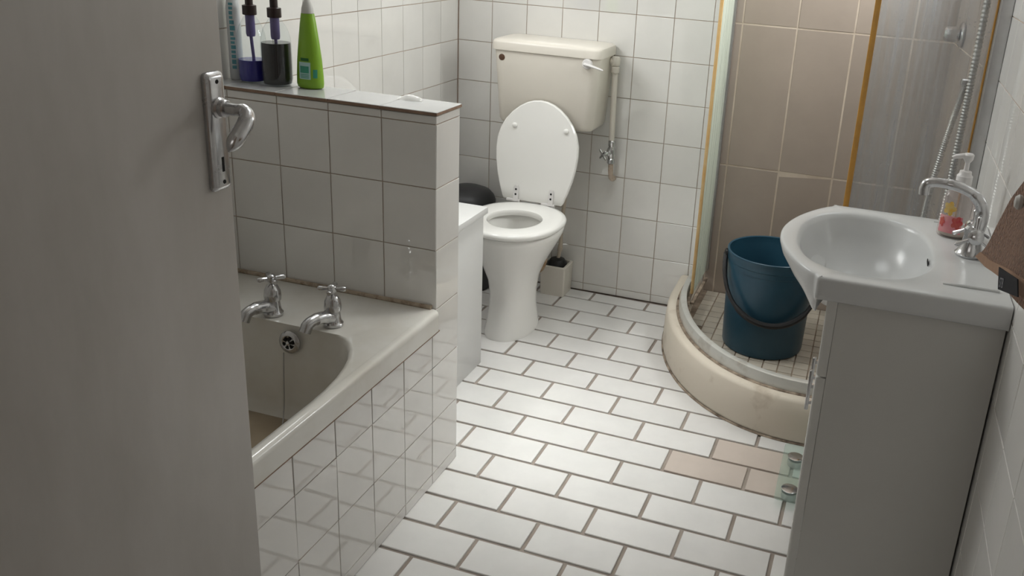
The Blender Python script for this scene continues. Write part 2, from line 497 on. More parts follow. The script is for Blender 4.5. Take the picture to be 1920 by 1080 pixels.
def tile_field(O, u, v, n, rects, gap, t, m, parent, name='tile', bev=0.0007, tilt=0.0025, pick=None, matf=None, edge=None, keep=None):
    """rects in (u0,u1,v0,v1) along the unit vectors u, v from the origin O on the tile face"""
    O, u, v, n = Vector(O), Vector(u), Vector(v), Vector(n)
    rest = []
    for r in rects:
        u0_, u1_, v0_, v1_ = r
        wd, ht = u1_-u0_-gap, v1_-v0_-gap
        if wd < 0.004 or ht < 0.004:
            continue
        c = O+u*((u0_+u1_)/2)+v*((v0_+v1_)/2)
        if keep and not keep(c):
            continue
        vis = any(in_frame(O+u*a+v*b, 20) for a in (u0_, u1_) for b in (v0_, v1_))
        if pick:
            vis = vis and pick(c)
        if vis:
            place_tile(name, tile_mesh(wd, ht, t, bev, matf(r) if matf else m, edge), c, u, v, n, parent, tilt)
        else:
            rest.append((c, wd, ht))
    if rest:
        vs_, fs = [], []
        for c, wd, ht in rest:
            k = len(vs_)
            for dz in (-t, 0):
                for sx, sy in ((-1, -1), (1, -1), (1, 1), (-1, 1)):
                    vs_.append(c+u*(sx*wd/2)+v*(sy*ht/2)+n*dz)
            fs += [(k+4, k+5, k+6, k+7)] + [(k+i, k+(i+1) % 4, k+4+(i+1) % 4, k+4+i) for i in range(4)]
        o = pyobj(name+'_field', vs_, fs, m, parent, smooth=False)
        o['kind'] = 'stuff'

X, Y, Z = Vector((1, 0, 0)), Vector((0, 1, 0)), Vector((0, 0, 1))
P, PZ, H0 = 0.152, 0.1647, 0.0336
XR = 1.985            # right wall tile face
CEIL = 2.62
YN = -3.14            # wall with the doorway
XS, YHB, YHF = 0.6707, -1.3764, -1.5090   # half wall: end face, back, front
ROWS = [H0+i*PZ for i in range(0, 17)]
T = 0.0025
GAP = 0.0026
XB = 1.128            # white tile ends, taupe tile begins

# ================================================================== structure
# --- floor with brick-bond tiles
fl = struct(box('floor', (-0.1, XR+0.1, -4.9, 0.1, -0.12, -0.005), 'fgrout'), 'white rectangular floor tiles in brick bond with brown joints')
FX, FY, FOX, FOY, FYAW = 0.2418, 0.1225, 0.6702, 0.0272, -0.0159
fu = Vector((math.cos(FYAW), math.sin(FYAW), 0)); fv = Vector((-math.sin(FYAW), math.cos(FYAW), 0))
frects = []
for r in range(0, 41):           # row r lies between bed joints r-1 and r
    off = 0.0 if r % 2 == 1 else 0.5
    if r >= 10: off = 0.5 if r % 2 == 0 else 0.0
    for i in range(-4, 9):
        a = (i+off)*FX
        frects.append((a, a+FX, -r*FY, -(r-1)*FY))
frects2 = []
for r in frects:
    # clip to the room, in the (slightly turned) tile grid
    u_lo, u_hi = (0.0-FOX), (XR-FOX)
    a, b = max(r[0], u_lo+0.02), min(r[1], u_hi-0.005)
    c, d = max(r[2], -4.85), min(r[3], -FOY-0.008)
    if b-a > 0.02 and d-c > 0.02:
        frects2.append((a, b, c, d) + ((r[0], r[2]),))
def fmat2(r):
    row = round(-r[2]/FY); i = r[0]/FX
    return 'ftile_b' if (row == 9 and 2.9 < i < 3.6) or (row == 10 and 2.3 < i < 4.2) else 'ftile'
tile_field((FOX, FOY, 0), fu, fv, Z, [q[:4] for q in frects2], 0.0105, 0.005, 'ftile', fl, name='floor_tile', bev=0.0014, tilt=0.0022, matf=fmat2,
           pick=lambda c: not (c.x < 0.55 and c.y < -1.4))

# --- back wall
wb = struct(multibox('wall_back', [(-0.1, XR+0.1, T, 0.2, 0, CEIL)], 'grout'), 'white square wall tiles with brown joints behind the toilet')
rects = [(a, b, c, d) for a, b in clip1([i*P for i in range(1, 9)], 0.002, XB) for c, d in clip1(ROWS, 0.0, CEIL-0.01)]
tile_field((0, 0, 0), X, Z, -Y, rects, GAP, T, 'tile', wb)
# taupe shower tiles on the same wall, thicker joints
br = []
for a, b in clip1([1.175, 1.378, 1.583, 1.787], XB+0.004, 1.930):
    for c, d in clip1([0.094, 0.642, 1.190, 1.738, 2.286], 0.0, CEIL-0.01):
        br.append((a, b, c, d))
bgs = box('shower_grout_bed', (XB+0.002, 1.95, T-0.0035, T+0.01, 0, CEIL-0.005), 'bgrout', wb)
tile_field((0, -0.0020, 0), X, Z, -Y, br, 0.0062, 0.0009, 'brown', wb, name='shower_tile', tilt=0.0015)

# --- left wall
wl = struct(multibox('wall_left', [(-0.15, -T, -4.9, LWY0, 0, CEIL), (-0.15, -T, LWY1, 0.2, 0, CEIL), (-0.15, -T, LWY0, LWY1, 0, LWZ0), (-0.15, -T, LWY0, LWY1, LWZ1, CEIL)], 'grout'), 'white square wall tiles beside the bath and bottles')
rects = [(a, b, c, d) for a, b in clip1([0.0042+i*P for i in range(1, 21)], 0.002, -YN) for c, d in clip1(ROWS, 0.0, CEIL-0.01)]
tile_field((0, 0, 0), -Y, Z, X, cut(rects, (-LWY1, -LWY0, LWZ0, LWZ1)), GAP, T, 'tile', wl, pick=lambda c: c.y > -1.5 and c.z > 0.15 or (c.z > 0.6 and c.y > -1.9))
# --- right wall
wr = struct(multibox('wall_right', [(XR+T, XR+0.15, -4.9, RWY0, 0, CEIL), (XR+T, XR+0.15, RWY1, 0.2, 0, CEIL), (XR+T, XR+0.15, RWY0, RWY1, 0, RWZ0), (XR+T, XR+0.15, RWY0, RWY1, RWZ1, CEIL)], 'grout'), 'white square wall tiles beside the washbasin')
rects = [(a, b, c, d) for a, b in clip1([0.88+i*P for i in range(0, 16)], 0.87, -YN) for c, d in clip1(ROWS, 0.0, CEIL-0.01)]
tile_field((XR, 0, 0), -Y, Z, -X, rects, GAP, T, 'tile', wr)
# --- taupe tiled right side of the shower (not quite square to the back wall)
SA, SB = Vector((1.922, 0, 0)), Vector((1.981, -0.875, 0))
su = (SB-SA).normalized(); sn = Vector((su.y, -su.x, 0))
if sn.x > 0: sn = -sn
def wx(y): return SA.x+(SB.x-SA.x)*(y-SA.y)/(SB.y-SA.y)+0.0025
vs_, fs = [], []
for y0, y1, z0, z1 in ((-0.875, RWY0, 0, CEIL), (RWY1, 0, 0, CEIL), (RWY0, RWY1, 0, RWZ0), (RWY0, RWY1, RWZ1, CEIL)):
    k = len(vs_)
    for z in (z0, z1):
        vs_ += [(wx(y1), y1, z), (wx(y0), y0, z), (XR+T, y0, z), (XR+T, y1, z)]
    fs += [tuple(k+i for i in f) for f in ((0, 1, 2, 3), (4, 7, 6, 5), (0, 4, 5, 1), (1, 5, 6, 2), (2, 6, 7, 3), (3, 7, 4, 0))]
ws = pyobj('wall_shower', vs_, fs, 'bgrout', smooth=False)
struct(ws, 'taupe tiled side wall of the shower behind the hose')
rects = [(a, b, c, d) for a, b in clip1([0.2, 0.405, 0.61, 0.815], 0.006, (SB-SA).length-0.004) for c, d in clip1([0.094, 0.642, 1.190, 1.738, 2.286], 0.0, CEIL-0.01)]
tile_field(SA, su, Z, sn, cut(rects, (-RWY1/abs(su.y), -RWY0/abs(su.y), RWZ0, RWZ1)), 0.005, 0.002, 'brown', ws, name='shower_tile', tilt=0.001)

# --- near wall with the doorway, ceiling, hallway
DX0, DX1, DZ = 0.70, 1.82, 2.20
wn_ = struct(multibox('wall_near', [(-0.1, DX0, YN-0.14, YN, 0, CEIL), (DX1, XR+0.1, YN-0.14, YN, 0, CEIL), (DX0, DX1, YN-0.14, YN, DZ, CEIL)], 'plaster'))
struct(multibox('ceiling', [(-0.1, SKX0, -4.9, 0.2, CEIL, CEIL+0.1), (SKX1, XR+0.1, -4.9, 0.2, CEIL, CEIL+0.1), (SKX0, SKX1, -4.9, SKY0, CEIL, CEIL+0.1), (SKX0, SKX1, SKY1, 0.2, CEIL, CEIL+0.1)], 'plaster'))
struct(multibox('wall_hall', [(-0.1, XR+0.1, -5.0, -4.9, 0, CEIL)], 'plaster'))

# --- skylight, added out of view as an opening for the ceiling fill
wi = struct(multibox('window_added_1', [(SKX0-0.03, SKX0, SKY0-0.03, SKY1+0.03, CEIL+0.1, CEIL+0.15), (SKX1, SKX1+0.03, SKY0-0.03, SKY1+0.03, CEIL+0.1, CEIL+0.15), (SKX0, SKX1, SKY0-0.03, SKY0, CEIL+0.1, CEIL+0.15), (SKX0, SKX1, SKY1, SKY1+0.03, CEIL+0.1, CEIL+0.15)], 'whitebd'), 'added square skylight in the ceiling, out of view')
box('pane', (SKX0, SKX1, SKY0, SKY1, CEIL+0.12, CEIL+0.126), 'pane', wi)

window('window_added_2', 1.972, (RWY0, RWY1), (RWZ0, RWZ1), 'whitebd', 'added small high window in the shower wall, out of view', 1.955, 1.986)  # unseen window added around the shower fill lamp
window('window_added_3', -0.012, (LWY0, LWY1), (LWZ0, LWZ1), 'whitebd', 'added small high window in the left wall, out of view', -0.028, 0.004)  # unseen window added around the left fill lamp

# --- half wall between bath and toilet
wh = struct(box('wall_half', (0.0, XS-T, YHF+T, YHB-T, 0, 1.0445), 'grout'), 'low tiled half wall at the tap end of the bath')
cols = [XS-k*P for k in range(1, 5)]
rects = [(a, b, c, d) for a, b in clip1(cols, 0.0, XS) for c, d in clip1(ROWS, 0.50, 1.0435)]
tile_field((0, YHF, 0), X, Z, -Y, rects, GAP, T, 'tile', wh)
rects = [(a, b, c, d) for a, b in clip1(cols, 0.0, XS) for c, d in clip1(ROWS, 0.0, 1.0435)]
tile_field((0, YHB, 0), X, Z, Y, [(a, b, c, d) for a, b, c, d in rects], GAP, T, 'tile', wh, pick=lambda c: False)
rects = [(0.0, YHB-YHF, c, d) for c, d in clip1(ROWS, ROWS[3], 1.0435)]
tile_field((XS, YHF, 0), Y, Z, X, rects, GAP, T, 'tile', wh)
rects = [(YHB-YHF-P, YHB-YHF, c, d) for c, d in clip1(ROWS, 0.0, ROWS[3])]
tile_field((XS, YHF, 0), Y, Z, X, rects, GAP, T, 'tile', wh)
# coping tiles with their bare edges showing
rects = [(a, b, YHF-0.006, YHB+0.004) for a, b in clip1(cols, 0.002, XS+0.005)]
tile_field((0, 0, 1.0535), X, Y, Z, rects, 0.002, 0.0085, 'coping', wh, name='coping_tile', edge='terra', bev=0.0012, tilt=0.004)

# --- door
DXF, DY1 = 0.72, -2.313
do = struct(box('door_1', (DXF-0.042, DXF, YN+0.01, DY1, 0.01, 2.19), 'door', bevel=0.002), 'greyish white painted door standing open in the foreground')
hp_c = (DXF, -2.342, 1.1735)
bm_ = [rrect(-0.0205, 0.0205, -0.092, 0.092, h, 0.008, 4, 1) for h in (0.0, 0.005)] + [rrect(-0.0165, 0.0165, -0.088, 0.088, 0.010, 0.006, 4, 1), rrect(-0.0125, 0.0125, -0.084, 0.084, 0.0115, 0.005, 4, 1)]
hpl = loft('handle_plate', [[Vector((DXF+p.z, hp_c[1]+p.x, hp_c[2]+p.y)) for p in r] for r in bm_], 'chrome', do)
LZ = 1.212
lp = spline([(DXF+0.010, hp_c[1], LZ), (DXF+0.036, hp_c[1], LZ), (DXF+0.058, hp_c[1]-0.002, LZ), (DXF+0.070, hp_c[1]-0.012, LZ-0.010), (DXF+0.069, hp_c[1]-0.032, LZ-0.030), (DXF+0.066, hp_c[1]-0.052, LZ-0.050)], 6)
tube('lever', lp, [0.0095]*10+[0.0105]*4+[0.0115]*4+[0.0125]*6+[0.0125, 0.0125, 0.012, 0.011, 0.009, 0.006, 0.002], 'chrome', hpl, n=14)
lathe('collar', [(0.016, 0.0), (0.016, 0.004), (0.0135, 0.007), (0.0135, 0.014), (0.012, 0.016)], (DXF+0.0105, hp_c[1], LZ), 'chrome', hpl, axis=X)
box('keyhole', (DXF+0.0113, DXF+0.0122, hp_c[1]-0.0025, hp_c[1]+0.0025, 1.112, 1.135), 'dark', hpl, 0.0002, 1)
for dz in (-0.078, 0.078):
    lathe('screw', [(0.0035, 0), (0.003, 0.001)], (DXF+0.0113, hp_c[1], hp_c[2]+dz), 'dark', hpl, axis=X, n=12)

# ================================================================== bath
BZ = 0.530
ba = thing('bathtub', 'cream built-in bathtub with tiled side panel', 'bathtub', (0.34, -2.3, 0))
oc = [(0.012, 0.012)]*4
X0, X1, Y0, Y1 = 0.003, 0.684, YN+0.004, YHF-0.001
ir = [(0.13, 0.30), (0.10, 0.14), (0.14, 0.2), (0.14, 0.2)]
def ring_in(d, z, y1=0.0, k=1.0):
    return rrect(0.075+d, 0.648-d, YN+0.12+d, -1.742-y1, z, [(max(a[0]*k, 0.02), max(a[1]*k, 0.02)) for a in ir])
rings = [rrect(X0+0.01, X1-0.012, Y0, Y1, BZ-0.056, oc), rrect(X0, X1, Y0, Y1, BZ-0.056, oc), rrect(X0, X1, Y0, Y1, BZ-0.053, oc), rrect(X0, X1, Y0, Y1, BZ-0.014, oc), rrect(X0, X1, Y0, Y1, BZ-0.011, oc), rrect(X0, X1-0.0025, Y0, Y1, BZ-0.0045, oc), rrect(X0, X1-0.008, Y0, Y1, BZ-0.001, oc),
         rrect(X0, X1-0.013, Y0, Y1, BZ-0.0002, oc), rrect(X0, X1-0.020, Y0, Y1, BZ, oc)]
rings += [ring_in(-0.010, BZ-0.002), ring_in(0.0, BZ-0.006), ring_in(0.006, BZ-0.018), ring_in(0.010, BZ-0.05, 0.006), ring_in(0.022, BZ-0.14, 0.012), ring_in(0.04, BZ-0.21, 0.018), ring_in(0.052, BZ-0.240, 0.024, 0.9), ring_in(0.065, BZ-0.250, 0.036, 0.88)]
tub = loft('tub', rings, 'bath', ba, caps=(False, False), ang=50)
loft('tub_floor', [ring_in(0.0655, BZ-0.2502, 0.0365, 0.88), ring_in(0.11, BZ-0.258, 0.07, 0.8)], mat('brown_tub_floor', (0.40, 0.33, 0.24, 1), 0.3, col2=(0.30, 0.235, 0.16, 1), scale=4), ba, caps=(False, True), ang=50)  # tub floor in a browner tone than the tub sides
# silicone bead against the half wall
tube('sealant', spline([(0.01, YHF-0.004, BZ+0.003), (0.2, YHF-0.005, BZ+0.004), (0.45, YHF-0.004, BZ+0.003), (0.66, YHF-0.005, BZ+0.004)], 8), 0.0065, mat('stained_sealant', (0.46, 0.38, 0.29, 1), 0.7, col2=(0.20, 0.13, 0.08, 1), scale=45, lo=0.45, hi=0.75), ba, n=8)
pan = box('tiled_panel', (XS-0.05, XS-T, YN+0.004, YHB-P, 0, 0.460), 'grout', ba)
box('rim_shade_strip', (XS-0.012, 0.6836, YN+0.006, YHF-0.003, 0.4703, 0.4738), 'terra', ba)  # dark strip standing in for the shadow line under the bath rim
mc = [k*P for k in range(2, 12)]
rects = [(a, b, c, d) for a, b in clip1(mc, P, YHB-YN-0.006) for c, d in clip1(ROWS, 0.0, 0.470)]
tile_field((XS, YHB, 0), -Y, Z, X, rects, GAP, T, 'tile', pan, tilt=0.004)
ox, oy, oz = 0.397, -1.757, 0.488
ov = lathe('overflow', [(0.0295, 0.0), (0.0295, 0.003), (0.027, 0.006), (0.019, 0.0085), (0.0175, 0.0075)], (ox, oy+0.002, oz), 'chrome', ba, axis=(0, -1, 0.08), n=36)
lathe('overflow_hub', [(0.005, 0.0), (0.005, 0.0025), (0.003, 0.0035)], (ox, oy-0.0065, oz), 'chrome', ov, axis=(0, -1, 0.08), n=16)
for k in range(6):
    a = k*PI/3+0.3
    c0 = Vector((ox, oy-0.0062, oz))
    pts = []
    for r_, da in ((0.0065, -0.30), (0.0155, -0.36), (0.0165, 0), (0.0155, 0.36), (0.0065, 0.30)):
        pts.append(c0+Vector((r_*math.cos(a+da), 0, r_*math.sin(a+da))))
    pyobj('overflow_slot', [p+Vector((0, d, 0)) for d in (0, -0.0009) for p in pts], [(0, 1, 2, 3, 4), (9, 8, 7, 6, 5)]+[(i, (i+1) % 5, 5+(i+1) % 5, 5+i) for i in range(5)], 'dark', ov, smooth=False)
ch = thing('plug_chain', 'thin ball chain hanging from the bath overflow', 'chain', (ox-0.012, -1.80, BZ-0.25))
tube('chain', spline([(ox-0.012, oy-0.010, oz-0.026), (ox-0.011, oy-0.016, oz-0.09), (ox-0.010, oy-0.022, oz-0.16), (ox-0.006, oy-0.034, oz-0.195), (ox+0.02, oy-0.075, BZ-0.250), (ox+0.07, oy-0.11, BZ-0.250)], 10), 0.0016, 'steel', ch, n=6)
lathe('plug', [(0.022, 0), (0.024, 0.008), (0.018, 0.013), (0.004, 0.015)], (ox+0.09, oy-0.13, BZ-0.2565), 'black', ch, n=24)

def pillar_tap(x, y, label, rot):
    t = thing('bath_tap', label, 'tap', (x, y, BZ), 'chrome pillar taps on the bath deck')
    b = lathe('body', [(0.024, 0), (0.0245, 0.006), (0.020, 0.012), (0.018, 0.03), (0.0165, 0.038), (0.0205, 0.040), (0.0215, 0.050), (0.0195, 0.066), (0.0135, 0.078), (0.008, 0.082), (0.006, 0.084), (0.006, 0.094)], (x, y, BZ), 'chrome', t, n=28)
    tube('spout', spline([(x, y-0.004, BZ+0.020), (x-0.008, y-0.028, BZ+0.029), (x-0.017, y-0.054, BZ+0.031), (x-0.023, y-0.072, BZ+0.025), (x-0.026, y-0.082, BZ+0.008)], 6), [0.017]*6+[0.0155]*6+[0.014]*6+[0.0145]*7, 'chrome', t, n=16)
    h = lathe('handle', [(0.009, 0.088), (0.011, 0.092), (0.011, 0.103), (0.008, 0.107), (0.002, 0.109)], (x, y, BZ), 'chrome', t, n=20)
    for k in range(4):
        a = rot+k*PI/2
        d = Vector((math.cos(a), math.sin(a), 0))
        c = Vector((x, y, BZ+0.097))
        tube('handle_arm', [c+d*0.008, c+d*0.018, c+d*0.030, c+d*0.034], [0.005, 0.0056, 0.0068, 0.005], 'chrome', h, n=10)
pillar_tap(0.486, -1.700, 'chrome bath tap nearer to the bath rim', 0.35)
pillar_tap(0.318, -1.708, 'chrome bath tap partly hidden by the open door', 0.9)

# ================================================================== toilet
XT = 0.470
def egg(hw, yb, yf, z, n=48, pw=2.2, xt=XT):
    """egg ring: widest 45 percent from the back"""
    out = []
    ym = yb+(yf-yb)*0.46
    for i in range(n):
        a = 2*PI*i/n
        c, s_ = math.cos(a), math.sin(a)
        q = (abs(c)**pw+abs(s_)**pw)**(-1/pw)
        L_ = (yb-ym) if s_ > 0 else (ym-yf)
        out.append(Vector((xt+hw*c*q, ym+L_*s_*q, z)))
    return out
to = thing('toilet', 'white pedestal toilet with its lid raised', 'toilet', (XT, -0.5, 0))
rings = [egg(0.094, -0.33, -0.622, 0.0), egg(0.094, -0.33, -0.622, 0.012), egg(0.088, -0.335, -0.612, 0.04), egg(0.081, -0.345, -0.598, 0.10), egg(0.081, -0.345, -0.592, 0.16), egg(0.090, -0.335, -0.602, 0.22),
         egg(0.112, -0.315, -0.622, 0.275), egg(0.138, -0.290, -0.642, 0.325), egg(0.158, -0.265, -0.660, 0.365), egg(0.171, -0.25, -0.672, 0.395), egg(0.174, -0.248, -0.675, 0.412), egg(0.170, -0.252, -0.670, 0.420),
         egg(0.118, -0.345, -0.615, 0.420), egg(0.108, -0.355, -0.603, 0.405), egg(0.112, -0.350, -0.605, 0.37), egg(0.10, -0.36, -0.59, 0.31), egg(0.07, -0.38, -0.56, 0.25), egg(0.045, -0.40, -0.52, 0.225)]
loft('pan', rings, 'porc', to, caps=(True, True), ang=50)
outer = lambda g, z: egg(0.184-g, -0.258-g, -0.684+g, z)
inner = lambda g, z: egg(0.100+g, -0.370+g, -0.592-g, z, pw=2.0)
seat = loft('seat', [inner(0.004, 0.424), outer(0.006, 0.424), outer(0.0, 0.430), outer(0.0, 0.440), outer(0.006, 0.447), outer(0.02, 0.449), inner(0.02, 0.449), inner(0.004, 0.446), inner(0.0, 0.438), inner(0.004, 0.424)], 'porc', to, caps=(False, False), ang=50)
# raised lid leaning on the cistern
prof = [(0.0, 0.122), (0.02, 0.128), (0.12, 0.143), (0.25, 0.158), (0.38, 0.168), (0.50, 0.1715), (0.60, 0.169), (0.70, 0.158), (0.79, 0.139), (0.87, 0.112), (0.93, 0.083), (0.97, 0.055), (0.992, 0.028), (1.0, 0.0)]
LB, LT = Vector((0.458, -0.262, 0.452)), Vector((0.462, -0.216, 0.852))
ld = LT-LB
nl = Vector((0, -ld.z, ld.y)).normalized()
ol = [LB+ld*s_+X*h for s_, h in prof] + [LB+ld*s_-X*h for s_, h in reversed(prof[:-1])]
cen = LB+ld*0.5
def shr(pts, k, dn):
    return [cen+(p-cen)*k+nl*dn for p in pts]
lid = loft('lid', [shr(ol, 0.97, -0.009), shr(ol, 1.0, -0.005), shr(ol, 1.0, 0.005), shr(ol, 0.975, 0.0095), shr(ol, 0.8, 0.0105)], 'porc', to, ang=40)
for sx in (-0.098, 0.116):
    lathe('buffer', [(0.010, 0), (0.010, 0.005), (0.007, 0.008), (0.002, 0.009)], LB+ld*0.735+X*sx+nl*0.010, 'porc', lid, axis=nl, n=18)
for sx in (-0.068, 0.080):
    hb = LB+X*sx
    hr = [[hb+X*(sgx*w_)+nl*h_+ld*t_ for sgx in (-1, 1)] for t_, w_, h_ in ((-0.01, 0.010, 0.0115), (0.13, 0.010, 0.0115), (0.15, 0.006, 0.0115))]
    hg = loft('hinge', [[r_[0], r_[1], r_[1]+nl*0.006, r_[0]+nl*0.006] for r_ in hr], 'soap', to, ang=30)
    for dz in (0.024, 0.044):
        lathe('hinge_screw', [(0.0042, 0), (0.0036, 0.0012)], hb+nl*0.0176+ld*(dz/0.4), 'dark', hg, axis=nl, n=12)
    lathe('hinge_block', [(0.008, -0.028), (0.009, -0.026), (0.009, 0.026), (0.008, 0.028)], hb+Vector((-0.012, -0.004, -0.002)), 'soap', to, axis=X, n=14)
# outlet and its old wrapping
op = lathe('waste_pipe', [(0.046, 0.0), (0.048, 0.02), (0.048, 0.19), (0.046, 0.332)], (0.478, -0.336, 0.212), 'cream', to, axis=(-0.19, 1, -0.02), n=28)
for yy, rr, th in ((-0.268, 0.053, 0.0095), (-0.250, 0.051, 0.0075), (-0.236, 0.050, 0.006)):
    tube('pipe_wrap', [Vector((0.466+(-0.25-yy)*0.19+rr*math.cos(a), yy+0.007*math.sin(a*3), 0.211+rr*math.sin(a))) for a in [2*PI*i/28 for i in range(28)]], th, 'wrap', to, n=8, closed=True)
tube('flush_pipe', spline([(XT-0.01, -0.105, 0.736), (XT-0.01, -0.105, 0.6), (XT-0.01, -0.108, 0.43), (XT-0.008, -0.14, 0.375), (XT, -0.27, 0.365)], 8), 0.019, 'cream', to, n=14)

# cistern
ci = thing('cistern', 'cream plastic cistern mounted on the wall tiles', 'cistern', (0.465, -0.1, 0.74))
def crr(x0, x1, y0, z, r): return rrect(x0, x1, y0, -0.002, z, [(0.012, 0.012), (0.012, 0.012), (r, r), (r, r)], 6, 4)
loft('tank', [crr(0.292, 0.636, -0.165, 0.738, 0.03), crr(0.274, 0.655, -0.185, 0.743, 0.035), crr(0.266, 0.663, -0.194, 0.757, 0.038), crr(0.247, 0.682, -0.205, 1.020, 0.036), crr(0.247, 0.682, -0.205, 1.030, 0.036)], 'cream', ci, ang=40)
loft('cistern_lid', [crr(0.246, 0.684, -0.206, 1.026, 0.03), crr(0.240, 0.690, -0.212, 1.029, 0.03), crr(0.240, 0.690, -0.212, 1.056, 0.03), crr(0.243, 0.687, -0.208, 1.064, 0.03), crr(0.252, 0.678, -0.198, 1.069, 0.03), crr(0.28, 0.65, -0.17, 1.071, 0.03)], 'cream', ci, ang=40)
lathe('blanking_plug', [(0.0125, 0), (0.0125, 0.0015), (0.011, 0.0025)], (0.286, -0.2035, 1.000), 'hole', ci, axis=(0, -1, 0), n=24)
lv = lathe('flush_lever', [(0.020, 0), (0.020, 0.006), (0.016, 0.012), (0.005, 0.014)], (0.637, -0.2045, 1.009), 'soap', ci, axis=(0, -1, 0), n=24)
tube('lever_arm', [(0.628, -0.217, 1.008), (0.65, -0.219, 1.005), (0.685, -0.220, 0.997), (0.704, -0.220, 0.992)], [0.010, 0.0095, 0.0075, 0.004], 'soap', lv, n=12, squash=(1, 0.6))

# supply pipe and stop valve
sp = thing('supply_pipe', 'white water pipe with chrome stop valve beside the cistern', 'pipe', (0.70, -0.045, 0.53))
tube('pipe', [(0.7015, -0.045, 0.995), (0.7035, -0.045, 0.85), (0.706, -0.045, 0.69)], 0.0115, 'cream', sp, n=14)
lathe('elbow', [(0.0165, -0.016), (0.018, -0.012), (0.018, 0.012), (0.015, 0.018)], (0.7015, -0.045, 1.006), 'cream', sp, n=18)
lathe('nut', [(0.015, -0.03), (0.017, -0.028), (0.017, -0.012), (0.012, -0.004)], (0.712, -0.045, 1.006), 'cream', sp, axis=X, n=14)
lathe('collar', [(0.0155, -0.012), (0.0165, -0.008), (0.0165, 0.010), (0.013, 0.014)], (0.7015, -0.045, 0.974), 'cream', sp, n=14)
vb = lathe('valve_body', [(0.012, -0.05), (0.0155, -0.046), (0.0155, -0.03), (0.012, -0.026), (0.018, -0.012), (0.018, 0.010), (0.013, 0.022), (0.015, 0.026), (0.015, 0.044), (0.011, 0.048)], (0.7085, -0.045, 0.642), 'chrome', sp, n=18)
lathe('valve_stem', [(0.013, 0.0), (0.013, 0.014), (0.009, 0.018), (0.007, 0.036)], (0.706, -0.050, 0.640), 'chrome', sp, axis=(-0.55, -0.8, -0.12), n=16)
hd = lathe('valve_handle', [(0.008, 0), (0.009, 0.003), (0.009, 0.009), (0.004, 0.011)], Vector((0.706, -0.050, 0.640))+Vector((-0.55, -0.8, -0.12)).normalized()*0.034, 'chrome', sp, axis=(-0.55, -0.8, -0.12), n=16)
hc = Vector((0.706, -0.050, 0.640))+Vector((-0.55, -0.8, -0.12)).normalized()*0.039
hu, hv_ = frame_of((-0.55, -0.8, -0.12))
for k in range(4):
    d = hu*math.cos(k*PI/2+0.78)+hv_*math.sin(k*PI/2+0.78)
    tube('handle_arm', [hc+d*0.006, hc+d*0.016, hc+d*0.026], [0.0045, 0.0052, 0.0038], 'chrome', hd, n=8)
tube('lower_pipe', spline([(0.7095, -0.045, 0.60), (0.711, -0.045, 0.56), (0.713, -0.040, 0.536), (0.714, -0.022, 0.524), (0.714, -0.001, 0.522)], 6), 0.0105, mat('stained_beige_pipe', (0.62, 0.53, 0.44, 1), 0.6, col2=(0.46, 0.35, 0.27, 1), scale=30), sp, n=12)

# toilet brush and its pot
def taper_box(x0, x1, y0, y1, z0, z1, g, r): return [rrect(x0+g, x1-g, y0+g, y1-g, z0, r, 4, 1), rrect(x0, x1, y0, y1, z1, r, 4, 1)]
bx = thing('brush_pot', 'square cream pot for the toilet brush on the floor', 'brush holder', (0.505, -0.063, 0))
loft('pot', taper_box(0.449, 0.561, -0.119, -0.006, 0.0, 0.128, 0.003, 0.006)+[rrect(0.452, 0.558, -0.116, -0.009, 0.131, 0.006, 4, 1), rrect(0.460, 0.550, -0.108, -0.017, 0.131, 0.006, 4, 1), rrect(0.462, 0.548, -0.106, -0.019, 0.02, 0.006, 4, 1)], 'cream', bx, ang=40)
tb = thing('toilet_brush', 'toilet brush with beige handle standing in its pot', 'brush', (0.507, -0.062, 0.02))
prof = []
lathe('bristles', [(0.030, 0.03), (0.040, 0.05), (0.042, 0.115), (0.040, 0.135), (0.030, 0.150), (0.012, 0.156)], (0.507, -0.062, 0), 'black', tb, n=28)
tube('handle', spline([(0.509, -0.061, 0.150), (0.514, -0.060, 0.19), (0.516, -0.059, 0.215), (0.516, -0.057, 0.30), (0.522, -0.055, 0.40), (0.526, -0.053, 0.47)], 5), [0.008]*5+[0.011]*5+[0.0085]*16, 'rod', tb, n=12)

# bin
bi = thing('pedal_bin', 'round black bin with domed lid behind the white cabinet', 'bin', (0.125, -0.155, 0))
lathe('bin_body', [(0.105, 0), (0.112, 0.01), (0.117, 0.36), (0.113, 0.362)], (0.125, -0.155, 0), 'bin', bi, n=40)
lathe('bin_lid', [(0.119, 0.364), (0.119, 0.385), (0.112, 0.405), (0.095, 0.424), (0.06, 0.438), (0.02, 0.442)], (0.125, -0.155, 0), 'bin', bi, n=40)

# low white cabinet behind the half wall
wc = thing('low_cabinet', 'low white board cabinet behind the half wall', 'cabinet', (0.3, -1.1, 0))
box('body', (0.065, 0.488, YHB+0.012, -0.802, 0.0, 0.562), 'whitebd', wc, 0.0015)
box('top', (0.055, 0.500, YHB+0.008, -0.792, 0.563, 0.586), 'whitebd', wc, 0.002)
box('door', (0.075, 0.272, -0.802, -0.786, 0.02, 0.555), 'whitebd', wc, 0.002)
box('door', (0.277, 0.478, -0.802, -0.786, 0.02, 0.555), 'whitebd', wc, 0.002)

# crumpled tissue showing over the half wall
random.seed(3)
rings = []
for i in range(5):
    rings.append([Vector((0.545+(0.036*(1-0.19*i))*math.cos(2*PI*k/14)*(1+random.uniform(-.25, .25)), YHB-0.030+0.016*(1-0.18*i)*math.sin(2*PI*k/14), 1.0535+[0, 0.004, 0.008, 0.011, 0.0125][i]+random.uniform(-.001, .001)*(i > 0))) for k in range(14)])
ti = loft('tissue', rings, 'tissue', None, ang=20)
tag(ti, 'small crumpled white tissue at the back of the half wall top', 'tissue')

